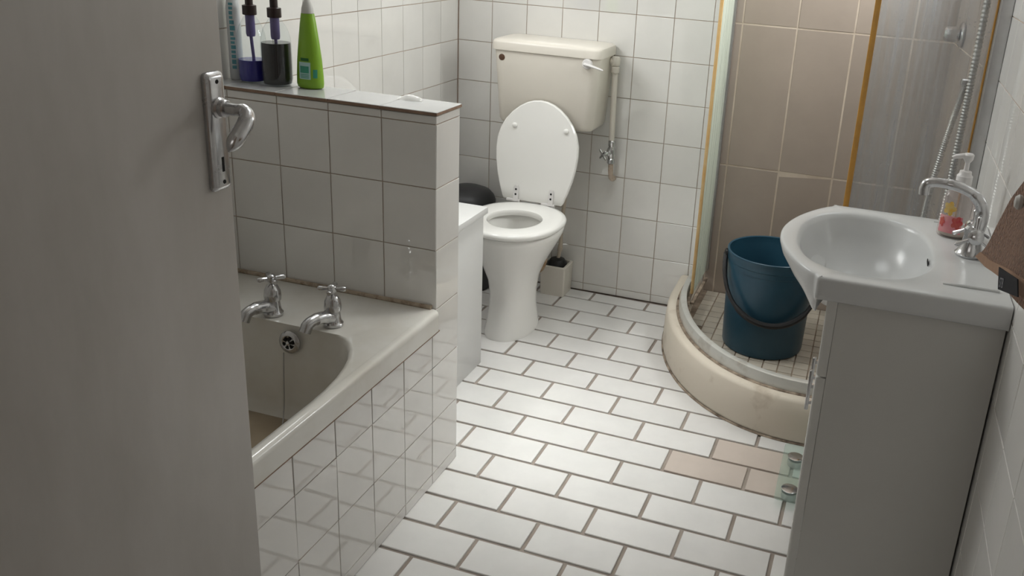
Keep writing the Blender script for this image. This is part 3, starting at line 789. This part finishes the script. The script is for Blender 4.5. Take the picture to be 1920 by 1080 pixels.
# ================================================================== shower
TZ, RZ, SF = 0.150, 0.192, 0.100
def tray_path(inset, k=28):
    """outer edge of the quadrant tray, from the back wall round to the right wall"""
    cx, cy, rx, ry = 1.600, -0.150, 0.563-inset, 0.748-inset
    pts = [Vector((cx-rx-0.004, -0.004-0.0*inset, 0)), Vector((cx-rx-0.001, -0.08, 0))]
    for i in range(k+1):
        a = PI+PI/2*i/k
        pts.append(Vector((cx+rx*math.cos(a), cy+ry*math.sin(a), 0)))
    pts += [Vector((1.78, cy-ry, 0)), Vector((1.974, cy-ry, 0))]
    return pts
tr = thing('shower_tray', 'quarter-round cream shower tray with mosaic floor', 'shower tray', (1.5, -0.45, 0))
def strip(name, prof_, m, parent, ang=40):
    """profile of (inset, z) swept along the tray edge"""
    ps = [[p+Vector((0, 0, z)) for p in tray_path(i)] for i, z in prof_]
    n = len(ps[0])
    vs_ = [p for r in ps for p in r]
    fs = [(i*n+j, i*n+j+1, (i+1)*n+j+1, (i+1)*n+j) for i in range(len(ps)-1) for j in range(n-1)]
    q = len(ps)
    fs += [tuple(i*n for i in range(q)), tuple(i*n+n-1 for i in range(q))[::-1]]
    return pyobj(name, vs_, fs, m, parent, ang=ang)
strip('kerb', [(0.0, 0.0), (-0.006, 0.015), (-0.004, 0.10), (0.0, 0.138), (0.006, 0.146), (0.016, 0.150), (0.085, 0.150), (0.090, 0.143), (0.090, 0.0)], 'tray', tr)
rl = strip('door_rail', [(0.044, 0.1505), (0.044, 0.172), (0.049, 0.190), (0.053, 0.192), (0.070, 0.192), (0.072, 0.188), (0.072, 0.1505)], 'rail', tr)
strip('rail_track', [(0.0725, 0.1505), (0.0725, 0.168), (0.076, 0.170), (0.084, 0.170), (0.086, 0.1505)], 'grime', tr)
strip('grime_line', [(0.034, 0.1503), (0.036, 0.153), (0.0438, 0.1545), (0.0438, 0.1503)], 'grime', tr)
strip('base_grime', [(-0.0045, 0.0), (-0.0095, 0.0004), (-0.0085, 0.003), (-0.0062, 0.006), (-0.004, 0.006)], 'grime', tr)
# floor slab
pp = tray_path(0.088)
pl = pp+[Vector((1.974, -0.004, 0))]
n_ = len(pl)
tf = pyobj('tray_floor', [p+Vector((0, 0, SF-0.03)) for p in pl]+[p+Vector((0, 0, SF-0.002)) for p in pl], [tuple(range(n_)), tuple(range(n_, 2*n_))]+[(i, (i+1) % n_, n_+(i+1) % n_, n_+i) for i in range(n_)], 'mgrout', tr, smooth=False)
def inside(c):
    e = ((1.600-c.x)/(0.563-0.088-0.024))
    if c.x > 1.6: return c.y > -0.9+0.088+0.03
    if c.y > -0.15: return c.x > 1.600-(0.563-0.088)+0.026
    f = (c.y+0.150)/(0.748-0.088-0.024)
    return e*e+f*f < 1.0
MP = 0.0515
rects = [(1.10+i*MP, 1.10+(i+1)*MP, -0.006-(j+1)*MP, -0.006-j*MP) for i in range(17) for j in range(17) if 1.10+(i+1)*MP < 1.922]
tile_field((0, 0, SF), X, Y, Z, rects, 0.0042, 0.0022, 'mosaic', tf, name='mosaic_tile', tilt=0.006, keep=inside)
# skirting pieces inside
box('grime_corner', (1.136, 1.150, -0.30, -0.012, 0.1505, 0.160), 'grime', tr, 0.003)

# fixed glass panels
gl = thing('glass_screen', 'narrow milky glass shower screen against the white tiles', 'glass screen', (1.137, -0.15, RZ), 'fixed shower glass screens')
box('glass', (1.134, 1.140, -0.290, -0.030, RZ+0.001, 1.98), 'glass_side', gl)
box('seal', (1.131, 1.143, -0.300, -0.290, RZ+0.001, 1.98), 'seal2', gl, 0.002)
box('wall_profile', (1.126, 1.148, -0.030, -0.0065, RZ+0.001, 1.98), 'steel', gl, 0.002)
gr = thing('glass_screen', 'limescale-streaked glass shower screen behind the washbasin', 'glass screen', (1.8, -0.855, RZ), 'fixed shower glass screens')
GY = -0.845
box('glass', (1.661, 1.952, GY-0.003, GY+0.003, RZ+0.002, 1.98), 'glass', gr)
box('seal', (1.645, 1.661, GY-0.006, GY+0.006, RZ+0.002, 1.98), 'seal', gr, 0.002)
box('wall_profile', (1.955, 1.9845, GY-0.055, GY+0.020, RZ+0.002, 1.98), 'steel', gr, 0.002)
box('seal', (1.950, 1.955, GY-0.006, GY+0.006, RZ+0.002, 1.98), 'seal', gr, 0.001)

# mixer, elbow and hose
vp = Vector((1.9315, -0.20, 1.236))
mx = thing('shower_mixer', 'chrome shower valve knob on a round plate', 'shower valve', vp)
lathe('plate', [(0.042, 0), (0.042, 0.004), (0.036, 0.009), (0.018, 0.011)], vp, 'chrome', mx, axis=sn, n=32)
lathe('knob', [(0.014, 0.008), (0.014, 0.016), (0.025, 0.018), (0.027, 0.024), (0.0255, 0.052), (0.018, 0.058), (0.004, 0.059)], vp, 'chrome', mx, axis=sn, n=10, ang=25)
ho = thing('shower_hose', 'ribbed chrome shower hose hanging in a loop behind the glass', 'hose', (1.93, -0.6, 0.4))
hp = [(1.940, -0.55, 1.125), (1.930, -0.55, 1.06), (1.914, -0.552, 0.95), (1.897, -0.558, 0.80), (1.890, -0.57, 0.70), (1.887, -0.60, 0.58), (1.892, -0.66, 0.49), (1.905, -0.72, 0.50), (1.918, -0.765, 0.62), (1.926, -0.785, 0.80), (1.928, -0.792, 1.0), (1.929, -0.795, 1.2), (1.930, -0.795, 1.45), (1.932, -0.79, 1.70), (1.936, -0.77, 1.88)]
hp = spline(hp, 44)
tube('hose', hp, [0.0108 if i % 2 else 0.0080 for i in range(len(hp))], 'hose', ho, n=10)
el = lathe('wall_elbow', [(0.019, 0), (0.019, 0.004), (0.012, 0.007), (0.011, 0.024), (0.006, 0.027)], (1.951, -0.55, 1.128), 'chrome', ho, axis=sn, n=20)
tube('wall_bracket', [(1.967, -0.772, 1.893), (1.955, -0.771, 1.890), (1.934, -0.770, 1.882)], [0.016, 0.013, 0.014], 'chrome', ho, n=14)

# blue bucket
BX, BY = 1.432, -0.42
bu = thing('bucket', 'dark blue plastic bucket with black handle in the shower', 'bucket', (BX, BY, SF))
lathe('pail', [(0.132, 0.0), (0.141, 0.003), (0.144, 0.012), (0.1535, 0.305), (0.1555, 0.306), (0.1565, 0.325), (0.1585, 0.327), (0.1595, 0.350), (0.1605, 0.352), (0.1605, 0.359), (0.158, 0.361), (0.153, 0.359), (0.1515, 0.33), (0.149, 0.322), (0.139, 0.012), (0.06, 0.008)], (BX, BY, SF+0.0005), 'bucket', bu, n=64, ang=28)
ha = math.radians(192)
e1 = Vector((BX+0.164*math.cos(ha), BY+0.164*math.sin(ha), SF+0.338)); e2 = Vector((BX+0.164*math.cos(ha+PI), BY+0.164*math.sin(ha+PI), SF+0.338))
mid = (e1+e2)/2
out_ = Vector((math.sin(ha), -math.cos(ha), 0))
if out_.y > 0: out_ = -out_
pts = []
for i in range(33):
    a = PI*i/32
    side = (e1-mid)*math.cos(a)
    pts.append(mid+side*(1.0+0.09*math.sin(a)**0.7)+Vector((0, 0, -0.195*math.sin(a)**0.85))+out_*(0.166*math.sin(a)**0.8))
tube('handle', pts, [0.009]*3+[0.0075]*6+[0.0105]*15+[0.0075]*6+[0.009]*3, 'black', bu, n=10, squash=(1, 1))
for e in (e1, e2):
    lathe('handle_lug', [(0.016, -0.006), (0.016, 0.003), (0.009, 0.006)], e, 'black', bu, axis=(e-mid), n=16)

# ================================================================== washbasin
ZT = 0.888
VY0, VY1 = -1.757, -1.248
va = thing('vanity_cabinet', 'white vanity cabinet under the washbasin', 'cabinet', (1.82, -1.5, 0))
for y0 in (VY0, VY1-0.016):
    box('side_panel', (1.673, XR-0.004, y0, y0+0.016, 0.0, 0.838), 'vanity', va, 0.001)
box('bottom_panel', (1.676, XR-0.006, VY0+0.017, VY1-0.017, 0.05, 0.066), 'vanity', va)
box('back_panel', (XR-0.012, XR-0.004, VY0+0.017, VY1-0.017, 0.067, 0.70), 'vanity', va)
box('plinth', (1.690, 1.704, VY0+0.017, VY1-0.017, 0.0, 0.049), 'vanity', va)
def front(name, y0, y1, z0, z1):
    r = []
    for x, g in ((1.6725, 0.0), (1.660, 0.0), (1.6545, 0.002), (1.652, 0.007)):
        r.append([Vector((x, y0+g, z0+g*0.5)), Vector((x, y1-g, z0+g*0.5)), Vector((x, y1-g, z1-g*0.5)), Vector((x, y0+g, z1-g*0.5))])
    return loft(name, r, 'edge', va, ang=50)
def upper_ring(x, g):
    pts = [Vector((x, VY0+g, 0.6705+g/2)), Vector((x, VY1-g, 0.6705+g/2)), Vector((x, VY1-g, 0.837-g/2)), Vector((x, VY1-0.028, 0.837-g/2))]
    for i in range(1, 20):
        a = PI*i/20
        pts.append(Vector((x, (VY0+VY1)/2+((VY1-VY0)/2-0.028)*math.cos(a), 0.837-g/2-0.112*math.sin(a)**0.6)))
    return pts+[Vector((x, VY0+0.028, 0.837-g/2)), Vector((x, VY0+g, 0.837-g/2))]
loft('upper_panel', [upper_ring(x, g) for x, g in ((1.6725, 0.0), (1.660, 0.0), (1.6545, 0.002), (1.652, 0.005))], 'edge', va, ang=50)
for y0, y1, hy in ((VY0, -1.5045, -1.615), (-1.5015, VY1, -1.49)):
    d = front('door', y0, y1, 0.03, 0.6665)
    box('handle', (1.6375, 1.6455, hy-0.006, hy+0.006, 0.515 if hy < -1.55 else 0.50, 0.612 if hy < -1.55 else 0.585), 'chrome', d, 0.002)
    for z in (0.53, 0.57):
        box('handle_post', (1.6455, 1.653, hy-0.004, hy+0.004, z, z+0.008), 'chrome', d)
# basin
bs = thing('washbasin', 'white ceramic washbasin with bowed front on the vanity', 'washbasin', (1.8, -1.5, 0.838))
SY0, SY1, XC = -1.770, -1.236, 1.627
YC, HWY = (SY0+SY1)/2, (SY1-SY0)/2
def front_x(y):
    t = (y-YC)/HWY
    if abs(t) > 0.93: return XC-0.012*(1-abs(t))/0.07*0.5
    s_ = math.cos(t/0.93*PI/2)
    return XC-0.006-0.094*s_**0.80
outline = [Vector((XR-0.002, SY0, 0)), Vector((XR-0.002, SY1, 0)), Vector((1.80, SY1, 0)), Vector((XC+0.006, SY1, 0)), Vector((XC, SY1-0.004, 0))]
for i in range(1, 60):
    y = SY1+(SY0-SY1)*i/60
    outline.append(Vector((front_x(y), y, 0)))
outline += [Vector((XC, SY0+0.004, 0)), Vector((XC+0.006, SY0, 0)), Vector((1.80, SY0, 0))]
cb = Vector((1.712, YC, 0))
angs = sorted(set([round(2*PI*i/120, 5) for i in range(120)]+[round(math.atan2(p.y-cb.y, p.x-cb.x) % (2*PI), 5) for p in outline]))
def hit(a):
    d = Vector((math.cos(a), math.sin(a), 0))
    best = None
    for i in range(len(outline)):
        p, q = outline[i], outline[(i+1) % len(outline)]
        e = q-p
        den = d.x*e.y-d.y*e.x
        if abs(den) < 1e-12: continue
        t = ((p.x-cb.x)*e.y-(p.y-cb.y)*e.x)/den
        s_ = ((p.x-cb.x)*d.y-(p.y-cb.y)*d.x)/den
        if t > 0 and -1e-6 <= s_ <= 1+1e-6 and (best is None or t > best): best = t
    return cb+d*best
OUT = [hit(a) for a in angs]
def o_ring(k, z, inset=0.0):
    """k 0..1 moves down and tucks the bowed apron under"""
    r = []
    for p in OUT:
        q = p.copy()
        b = XC-p.x
        if b > 0:
            q.x = XC-b*(1-k**2.0)-inset*0+inset
            q.z = z-0.046*k*min(1, b/0.03)
        else:
            q.x = p.x
            q.z = z
        if inset:
            if p.y < SY0+0.002: q.y += inset
            if p.y > SY1-0.002: q.y -= inset
        r.append(q)
    return r
def bowl(rx0, rx1, ry, z, dx=0.0, pw=2.35):
    r = []
    for a in angs:
        c, s_ = math.cos(a), math.sin(a)
        q = (abs(c)**pw+abs(s_)**pw)**(-1/pw)
        r.append(Vector((1.712+dx+(rx1 if c > 0 else rx0)*c*q, YC+ry*s_*q, z)))
    return r
rings = [bowl(0.03, 0.03, 0.03, ZT-0.142, 0.02, 2.0), bowl(0.068, 0.083, 0.108, ZT-0.135), bowl(0.108, 0.120, 0.173, ZT-0.104), bowl(0.134, 0.138, 0.206, ZT-0.056), o_ring(1.0, 0.8395, 0.004), o_ring(0.93, 0.843), o_ring(0.75, 0.852), o_ring(0.5, 0.862), o_ring(0.25, 0.873), o_ring(0.06, 0.880), o_ring(0.0, 0.884, 0.0005), o_ring(0.0, 0.8868, 0.003), o_ring(0.0, ZT, 0.007),
         bowl(0.150, 0.148, 0.222, ZT-0.001), bowl(0.143, 0.142, 0.215, ZT-0.005), bowl(0.138, 0.138, 0.210, ZT-0.014), bowl(0.126, 0.130, 0.198, ZT-0.05), bowl(0.100, 0.112, 0.165, ZT-0.095), bowl(0.06, 0.075, 0.10, ZT-0.125), bowl(0.018, 0.018, 0.018, ZT-0.132, 0.02, 2.0)]
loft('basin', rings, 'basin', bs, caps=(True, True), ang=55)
lathe('drain', [(0.021, 0), (0.021, 0.003), (0.012, 0.004)], (1.732, YC, ZT-0.131), 'chrome', bs, n=24)
box('overflow_slot', (1.8435, 1.8455, YC-0.016, YC+0.016, ZT-0.029, ZT-0.022), 'dark', bs, 0.0005)
for yy in (SY0+0.075, SY1-0.030):
    tube('soap_ledge', [(1.862, yy, ZT-0.001), (1.90, yy, ZT+0.0005), (XR-0.02, yy, ZT+0.0005)], [0.003, 0.0042, 0.0042], 'basin', bs, n=10)

# faucet
FXx, FYy = 1.930, -1.487
fa = thing('basin_faucet', 'chrome basin mixer with curved spout and spoked handles', 'faucet', (FXx, FYy, ZT))
lathe('base', [(0.030, 0), (0.031, 0.004), (0.027, 0.008), (0.024, 0.016), (0.020, 0.030), (0.0185, 0.045), (0.020, 0.050), (0.020, 0.060), (0.015, 0.066)], (FXx-0.005, FYy, ZT), 'chrome', fa, n=32)
spn = spline([(FXx, FYy, ZT+0.045), (FXx+0.004, FYy, ZT+0.085), (FXx-0.002, FYy, ZT+0.113), (FXx-0.022, FYy, ZT+0.134), (FXx-0.055, FYy, ZT+0.146), (FXx-0.09, FYy, ZT+0.149), (FXx-0.113, FYy, ZT+0.146), (FXx-0.119, FYy, ZT+0.136), (FXx-0.1185, FYy, ZT+0.120)], 6)
tube('spout', spn, [0.0145]*9+[0.0135]*9+[0.0115]*9+[0.0100]*9+[0.0105]*7+[0.0112]*6, 'chrome', fa, n=18)
for sgn in (-1, 1):
    cpt = Vector((FXx-0.004, FYy+sgn*0.022, ZT+0.048))
    ax = Vector((0, sgn, 0.25)).normalized()
    hnd = lathe('handle', [(0.013, 0), (0.013, 0.010), (0.016, 0.012), (0.016, 0.022), (0.011, 0.026), (0.006, 0.028)], cpt, 'chrome', fa, axis=ax, n=22)
    a_, b_ = frame_of(ax)
    for k in range(3):
        d = a_*math.cos(k*2*PI/3+0.5)+b_*math.sin(k*2*PI/3+0.5)
        c = cpt+ax*0.017
        tube('spoke', [c+d*0.012, c+d*0.024, c+d*0.034, c+d*0.041, c+d*0.044], [0.0036, 0.0034, 0.0046, 0.0052, 0.003], 'chrome', hnd, n=10)

# soap dispenser
SX, SYy = 1.899, -1.362
so = thing('soap_dispenser', 'clear soap pump bottle with flower print beside the faucet', 'soap bottle', (SX, SYy, ZT))
lathe('bottle', [(0.034, 0), (0.037, 0.004), (0.037, 0.05), (0.036, 0.085), (0.030, 0.103), (0.017, 0.113), (0.014, 0.118)], (SX, SYy, ZT+0.0005), 'softbottle', so, n=36, sy=0.7)
lathe('soap', [(0.030, 0.003), (0.034, 0.006), (0.034, 0.018), (0.033, 0.0185)], (SX, SYy, ZT+0.0005), mat('pale_soap', (0.66, 0.60, 0.52, 1), 0.2, var=0.05, scale=20), so, n=32, sy=0.68)
def decal(name, a0, a1, z0, z1, m, parent, shape='rect', n=14, r=0.0373, cx=None, cy=None, base=None, sy=0.7):
    """thin printed patch wrapped round an oval bottle"""
    cx = SX if cx is None else cx; cy = SYy if cy is None else cy; base = ZT if base is None else base
    am, zm, ha_, hz = (a0+a1)/2, (z0+z1)/2, (a1-a0)/2, (z1-z0)/2
    pts = []
    if shape == 'rect':
        ring = [(-1+2*i/n, -1) for i in range(n+1)]+[(1-2*i/n, 1) for i in range(n+1)]
    else:
        ring = []
        for i in range(n*3):
            t = 2*PI*i/(n*3)
            q = 1.0 if shape == 'disc' else 0.62+0.38*abs(math.cos(2.5*t))
            ring.append((q*math.cos(t), q*math.sin(t)))
    def pt(u_, v_, rr):
        a = am+u_*ha_
        return (cx+rr*math.cos(a), cy+rr*sy*math.sin(a), base+zm+v_*hz)
    if shape == 'rect':
        vs_ = [pt(u_, v_, r) for u_, v_ in ring]
        fs = [(i, i+1, 2*n-i, 2*n+1-i) for i in range(n)]
    else:
        vs_ = [pt(0, 0, r)]+[pt(u_, v_, r) for u_, v_ in ring]
        k = len(ring)
        fs = [(0, 1+i, 1+(i+1) % k) for i in range(k)]
    o = pyobj(name, vs_, fs, m, parent, ang=60)
    return o
FA = math.atan2(-1.0, -0.25)
decal('pink_label', FA-0.95, FA+0.55, 0.012, 0.052, 'pink', so, 'rect')
decal('flower_print', FA-0.75, FA+0.10, 0.052, 0.086, 'yel', so, 'flower', r=0.0377)
decal('flower_print', FA-0.10, FA+0.60, 0.022, 0.054, 'red', so, 'flower', r=0.0381)
decal('flower_print', FA-0.90, FA-0.45, 0.024, 0.048, 'red', so, 'flower', r=0.0381)
col_ = lathe('pump_collar', [(0.0165, 0.112), (0.0175, 0.115), (0.0172, 0.142), (0.0135, 0.146), (0.0125, 0.153), (0.006, 0.155)], (SX, SYy, ZT), 'soap', so, n=24)
lathe('pump_stem', [(0.0055, 0.154), (0.005, 0.172), (0.0105, 0.180), (0.0115, 0.190), (0.009, 0.193)], (SX, SYy, ZT), 'soap', so, n=18)
tube('pump_nozzle', [(SX+0.008, SYy-0.001, ZT+0.187), (SX-0.012, SYy-0.002, ZT+0.187), (SX-0.026, SYy-0.003, ZT+0.184), (SX-0.033, SYy-0.003, ZT+0.180)], [0.0065, 0.006, 0.005, 0.0042], 'soap', so, n=12)

# towel hanging beside the basin
tw = thing('towel', 'brown terry towel hanging on the right wall', 'towel', (1.90, -2.2, 1.02))
def towel_layer(name, xoff, left, hem_, topz, m, thick=0.009, nu=30, nv=26, wave=0.006, ph=0.0):
    """ruled sheet: left edge polyline (y,z) from hem to top, hem polyline (y,z)"""
    def along(pl, t):
        d = [0]
        for i in range(len(pl)-1): d.append(d[-1]+math.dist(pl[i], pl[i+1]))
        s_ = t*d[-1]
        for i in range(len(pl)-1):
            if s_ <= d[i+1]+1e-9:
                k = (s_-d[i])/(d[i+1]-d[i])
                return (pl[i][0]+(pl[i+1][0]-pl[i][0])*k, pl[i][1]+(pl[i+1][1]-pl[i][1])*k)
        return pl[-1]
    f, b = [], []
    end = (left[-1][0]-0.05, left[-1][1]+0.01)
    for j in range(nv+1):
        v_ = j/nv
        ly, lz = along(left, v_)
        ry = hem_[-1][0]+(end[0]-hem_[-1][0])*v_
        rz = hem_[-1][1]+(end[1]-hem_[-1][1])*v_
        for i in range(nu+1):
            u_ = i/nu
            hy, hz = along(hem_, u_)
            sy = (ly-left[0][0])*(1-u_)+(ry-hem_[-1][0])*u_
            sz = (lz-left[0][1])*(1-u_)+(rz-hem_[-1][1])*u_
            x = 1.884+xoff+wave*math.sin(u_*9+ph)*(0.4+0.6*v_)+0.02*v_*u_
            f.append(Vector((x, hy+sy, hz+sz)))
    nn = len(f)
    vs_ = f+[p+Vector((thick, 0, 0)) for p in f]
    W = nu+1
    fs = []
    for j in range(nv):
        for i in range(nu):
            q = (j*W+i, j*W+i+1, (j+1)*W+i+1, (j+1)*W+i)
            fs += [q, tuple(nn+k for k in q)[::-1]]
    for i in range(nu):
        fs += [(i, nn+i, nn+i+1, i+1), (nv*W+i, nv*W+i+1, nn+nv*W+i+1, nn+nv*W+i)]
    for j in range(nv):
        fs += [(j*W, (j+1)*W, nn+(j+1)*W, nn+j*W), (j*W+nu, nn+j*W+nu, nn+(j+1)*W+nu, (j+1)*W+nu)]
    return pyobj(name, vs_, fs, m, tw, ang=60), f, W
lf = [(-1.889, 1.014), (-1.950, 1.045), (-1.984, 1.067), (-2.025, 1.108), (-2.098, 1.173), (-2.187, 1.228), (-2.30, 1.30), (-2.40, 1.40), (-2.44, 1.52)]
hm = [(-1.889, 1.014), (-2.00, 1.034), (-2.194, 1.083), (-2.366, 1.120), (-2.55, 1.15), (-2.66, 1.16)]
fl_, pts_f, W_ = towel_layer('front_layer', 0.0, lf, hm, 1.5, 'towel')
lf2 = [(-1.927, 1.012), (-1.975, 1.045), (-2.01, 1.07), (-2.05, 1.108), (-2.12, 1.173), (-2.21, 1.228), (-2.32, 1.30), (-2.41, 1.40), (-2.44, 1.52)]
hm2 = [(-1.925, 1.015), (-2.06, 1.028), (-2.203, 1.056), (-2.400, 1.096), (-2.56, 1.13), (-2.66, 1.14)]
towel_layer('back_layer', 0.022, lf2, hm2, 1.5, 'towel', wave=0.005, ph=1.4)
# hem band along the bottom of the front layer
hb = [p+Vector((-0.0018, 0, 0)) for p in pts_f[0:W_]]
hb2 = [pts_f[W_*2+i].lerp(pts_f[W_*1+i], 0.3)+Vector((-0.0018, 0, 0)) for i in range(W_)]
pyobj('hem_band', hb+hb2+[p+Vector((0.0015, 0, 0)) for p in hb+hb2], [(i, i+1, W_+i+1, W_+i) for i in range(W_-1)]+[(2*W_+i, 3*W_+i, 3*W_+i+1, 2*W_+i+1) for i in range(W_-1)]+[(i, 2*W_+i, 2*W_+i+1, i+1) for i in range(W_-1)]+[(W_+i, W_+i+1, 3*W_+i+1, 3*W_+i) for i in range(W_-1)], 'hem', tw)
TX = 1.866
tg = pyobj('tag', [(TX, -2.237, 1.114), (TX, -2.375, 1.147), (TX, -2.40, 1.134), (TX, -2.266, 1.093), (TX+0.0015, -2.237, 1.114), (TX+0.0015, -2.375, 1.147), (TX+0.0015, -2.40, 1.134), (TX+0.0015, -2.266, 1.093)], [(0, 1, 2, 3), (7, 6, 5, 4), (0, 4, 5, 1), (1, 5, 6, 2), (2, 6, 7, 3), (3, 7, 4, 0)], 'tag', tw, smooth=False)
tg['label'] = 'black woven tag'
cu = bpy.data.curves.new('tag_text', 'FONT'); cu.body = 'STB'; cu.size = 0.018; cu.extrude = 0.0002
dg = bpy.data.objects.new('tag_text_tmp', cu); COL.objects.link(dg)
me_t = bpy.data.meshes.new_from_object(dg.evaluated_get(bpy.context.evaluated_depsgraph_get()))
bpy.data.objects.remove(dg)
tx = Vector((0, -0.134, 0.041)).normalized(); tz = Vector((0, 0.0, 1.0)); tz = (tz-tx*tz.dot(tx)).normalized()
me_t.transform(Matrix(((0, 0, -1, TX-0.0006), (tx.y, tz.y, 0, -2.272), (tx.z, tz.z, 0, 1.0985), (0, 0, 0, 1))))
me_t.materials.clear()
mesh_obj('lettering', me_t, 'print', tg, smooth=False)
hk = thing('towel_hook', 'grey round peg holding the brown towel', 'hook', (1.95, -2.23, 1.20))
tube('peg', [(XR-0.001, -2.245, 1.207), (1.93, -2.242, 1.206), (1.878, -2.242, 1.206)], [0.008, 0.006, 0.006], 'steel', hk, n=14)
lathe('knob', [(0.006, 0), (0.009, 0.002), (0.010, 0.006), (0.007, 0.010), (0.002, 0.011)], (1.877, -2.242, 1.206), 'capw', hk, axis=(-1, 0, 0), n=22)

# glass scale on the floor beside the vanity
sl = thing('bathroom_scale', 'square glass bathroom scale on the floor by the vanity', 'scale', (1.73, -1.11, 0))
SR = math.radians(1.5)
loft('glass_plate', [rrect(1.588, 1.888, -1.256, -0.956, z, 0.012, 6, 2) for z in (0.022, 0.029)], 'scale', sl, ang=40)
for x, y in ((1.626, -1.20), (1.626, -1.025), (1.85, -1.20), (1.85, -1.025)):
    lathe('sensor_disc', [(0.024, 0), (0.024, 0.0015), (0.021, 0.0025)], (x, y, 0.0292), 'chrome', sl, n=32)
    lathe('foot', [(0.020, 0), (0.022, 0.004), (0.022, 0.0215)], (x, y, 0.0), 'steel', sl, n=24)
box('display_unit', (1.70, 1.78, -1.25, -1.20, 0.010, 0.0215), 'black', sl, 0.003)

# ================================================================== bottles on the half wall
CZ = 1.0538
def pump_bottle(cx, cy, r, liq, lm, label, h=0.0):
    t = thing('pump_bottle', label, 'bottle', (cx, cy, CZ), 'glass pump bottles on the half wall')
    pr_ = [(r*0.80, 0.0), (r*0.93, 0.004), (r, 0.018), (r, 0.105), (r*0.95, 0.125), (r*0.78, 0.147), (r*0.50, 0.166), (r*0.36, 0.174), (r*0.34, 0.184)]
    lathe('glass', pr_, (cx, cy, CZ), 'bottle', t, n=40, caps=(True, False))
    k = [(a*0.95, max(b, 0.005)) for a, b in pr_ if b < liq-0.004]
    k[0] = (r*0.74, 0.005)
    def rad(z):
        for (a, z0), (b, z1) in zip(pr_[:-1], pr_[1:]):
            if z0 <= z <= z1: return (a+(b-a)*(z-z0)/(z1-z0))*0.95
    k.append((rad(liq), liq))
    lathe('liquid', k, (cx, cy, CZ), lm, t, n=40)
    cap = lathe('pump_cap', [(0.0175, 0.176), (0.018, 0.178), (0.018, 0.200), (0.010, 0.202), (0.010, 0.226), (0.0125, 0.228), (0.0125, 0.240), (0.008, 0.243)], (cx, cy, CZ), 'pump', t, n=20, ang=30)
    tube('pump_nozzle', [(cx, cy, CZ+0.234), (cx-0.02, cy-0.01, CZ+0.235), (cx-0.036, cy-0.018, CZ+0.230)], [0.006, 0.0055, 0.0045], 'pump', t, n=10)
    lathe('pump_housing', [(0.0105, 0.120), (0.012, 0.128), (0.012, 0.176)], (cx, cy, CZ), 'dip', t, n=16)
    tube('dip_tube', spline([(cx, cy, CZ+0.122), (cx+0.003, cy, CZ+0.08), (cx+0.008, cy, CZ+0.010)], 5), 0.0042, 'dip', t, n=8)
pump_bottle(0.163, -1.428, 0.0395, 0.112, 'liqd', 'clear glass pump bottle nearly full of black liquid')
pump_bottle(0.084, -1.424, 0.0375, 0.060, 'liqb', 'clear glass pump bottle with a little blue liquid')
# green squeeze bottle
gb = thing('squeeze_bottle', 'lime green tapered squeeze bottle with pale cap', 'bottle', (0.254, -1.414, CZ))
def ovl(hx, hy, z, cx=0.254, cy=-1.414, n=32): return [Vector((cx+hx*math.cos(2*PI*i/n), cy+hy*math.sin(2*PI*i/n), CZ+z)) for i in range(n)]
loft('body', [ovl(0.030, 0.018, 0.0), ovl(0.0365, 0.0225, 0.003), ovl(0.0385, 0.024, 0.012), ovl(0.0375, 0.024, 0.035), ovl(0.0345, 0.023, 0.075), ovl(0.029, 0.0205, 0.12), ovl(0.0225, 0.0175, 0.165), ovl(0.0175, 0.0150, 0.193)], 'green', gb, ang=50)
loft('cap', [ovl(0.0170, 0.0146, 0.1935), ovl(0.0155, 0.0135, 0.206), ovl(0.0115, 0.010, 0.220), ovl(0.006, 0.0055, 0.230), ovl(0.0015, 0.0015, 0.236)], 'capw', gb, ang=50)
def panel(name, x0, x1, z0, z1, m, dy, parent):
    n = 8
    vs_, fs = [], []
    for j, z in enumerate((z0, z1)):
        for i in range(n+1):
            x = x0+(x1-x0)*i/n
            hx = 0.0375-0.075*max(0, z-0.035); hy = 0.024-0.02*max(0, z-0.035)
            t = min(0.98, abs(x)/hx)
            vs_.append((0.254+x, -1.414-hy*math.sqrt(1-t*t)-dy, CZ+z))
    fs = [(i, i+1, n+2+i, n+1+i) for i in range(n)]
    return pyobj(name, vs_, fs, m, parent, ang=60)
panel('label', -0.018, 0.016, 0.026, 0.070, 'labelb', 0.0006, gb)
panel('label_band', -0.014, 0.012, 0.042, 0.060, 'labelt', 0.0010, gb)
for i in range(3):
    panel('label_line', -0.014, 0.012, 0.029+0.004*i, 0.0308+0.004*i, 'labelt', 0.0010, gb)
panel('print', -0.012, 0.012, 0.073, 0.081, 'labeld', 0.0006, gb)
panel('print', 0.022, 0.031, 0.030, 0.052, 'labelt', 0.0006, gb)
# white tube with teal lettering
wt = thing('white_tube', 'tall white plastic tube with faint teal print by the door', 'tube', (0.027, -1.418, CZ))
lathe('body', [(0.016, 0), (0.018, 0.003), (0.0178, 0.19), (0.014, 0.215)], (0.027, -1.418, CZ), 'tubew', wt, n=28)
lathe('cap', [(0.0142, 0.2155), (0.0142, 0.245), (0.010, 0.248)], (0.027, -1.418, CZ), 'capw', wt, n=24)
random.seed(11)
z = 0.03
while z < 0.20:
    h = random.uniform(0.006, 0.012)
    decal('print', -PI/2+0.05, -PI/2+0.55+random.uniform(0, .25), z, z+h, 'teal', wt, 'rect', n=4, r=0.0182, cx=0.027, cy=-1.418, base=CZ, sy=1.0)
    z += h+0.004
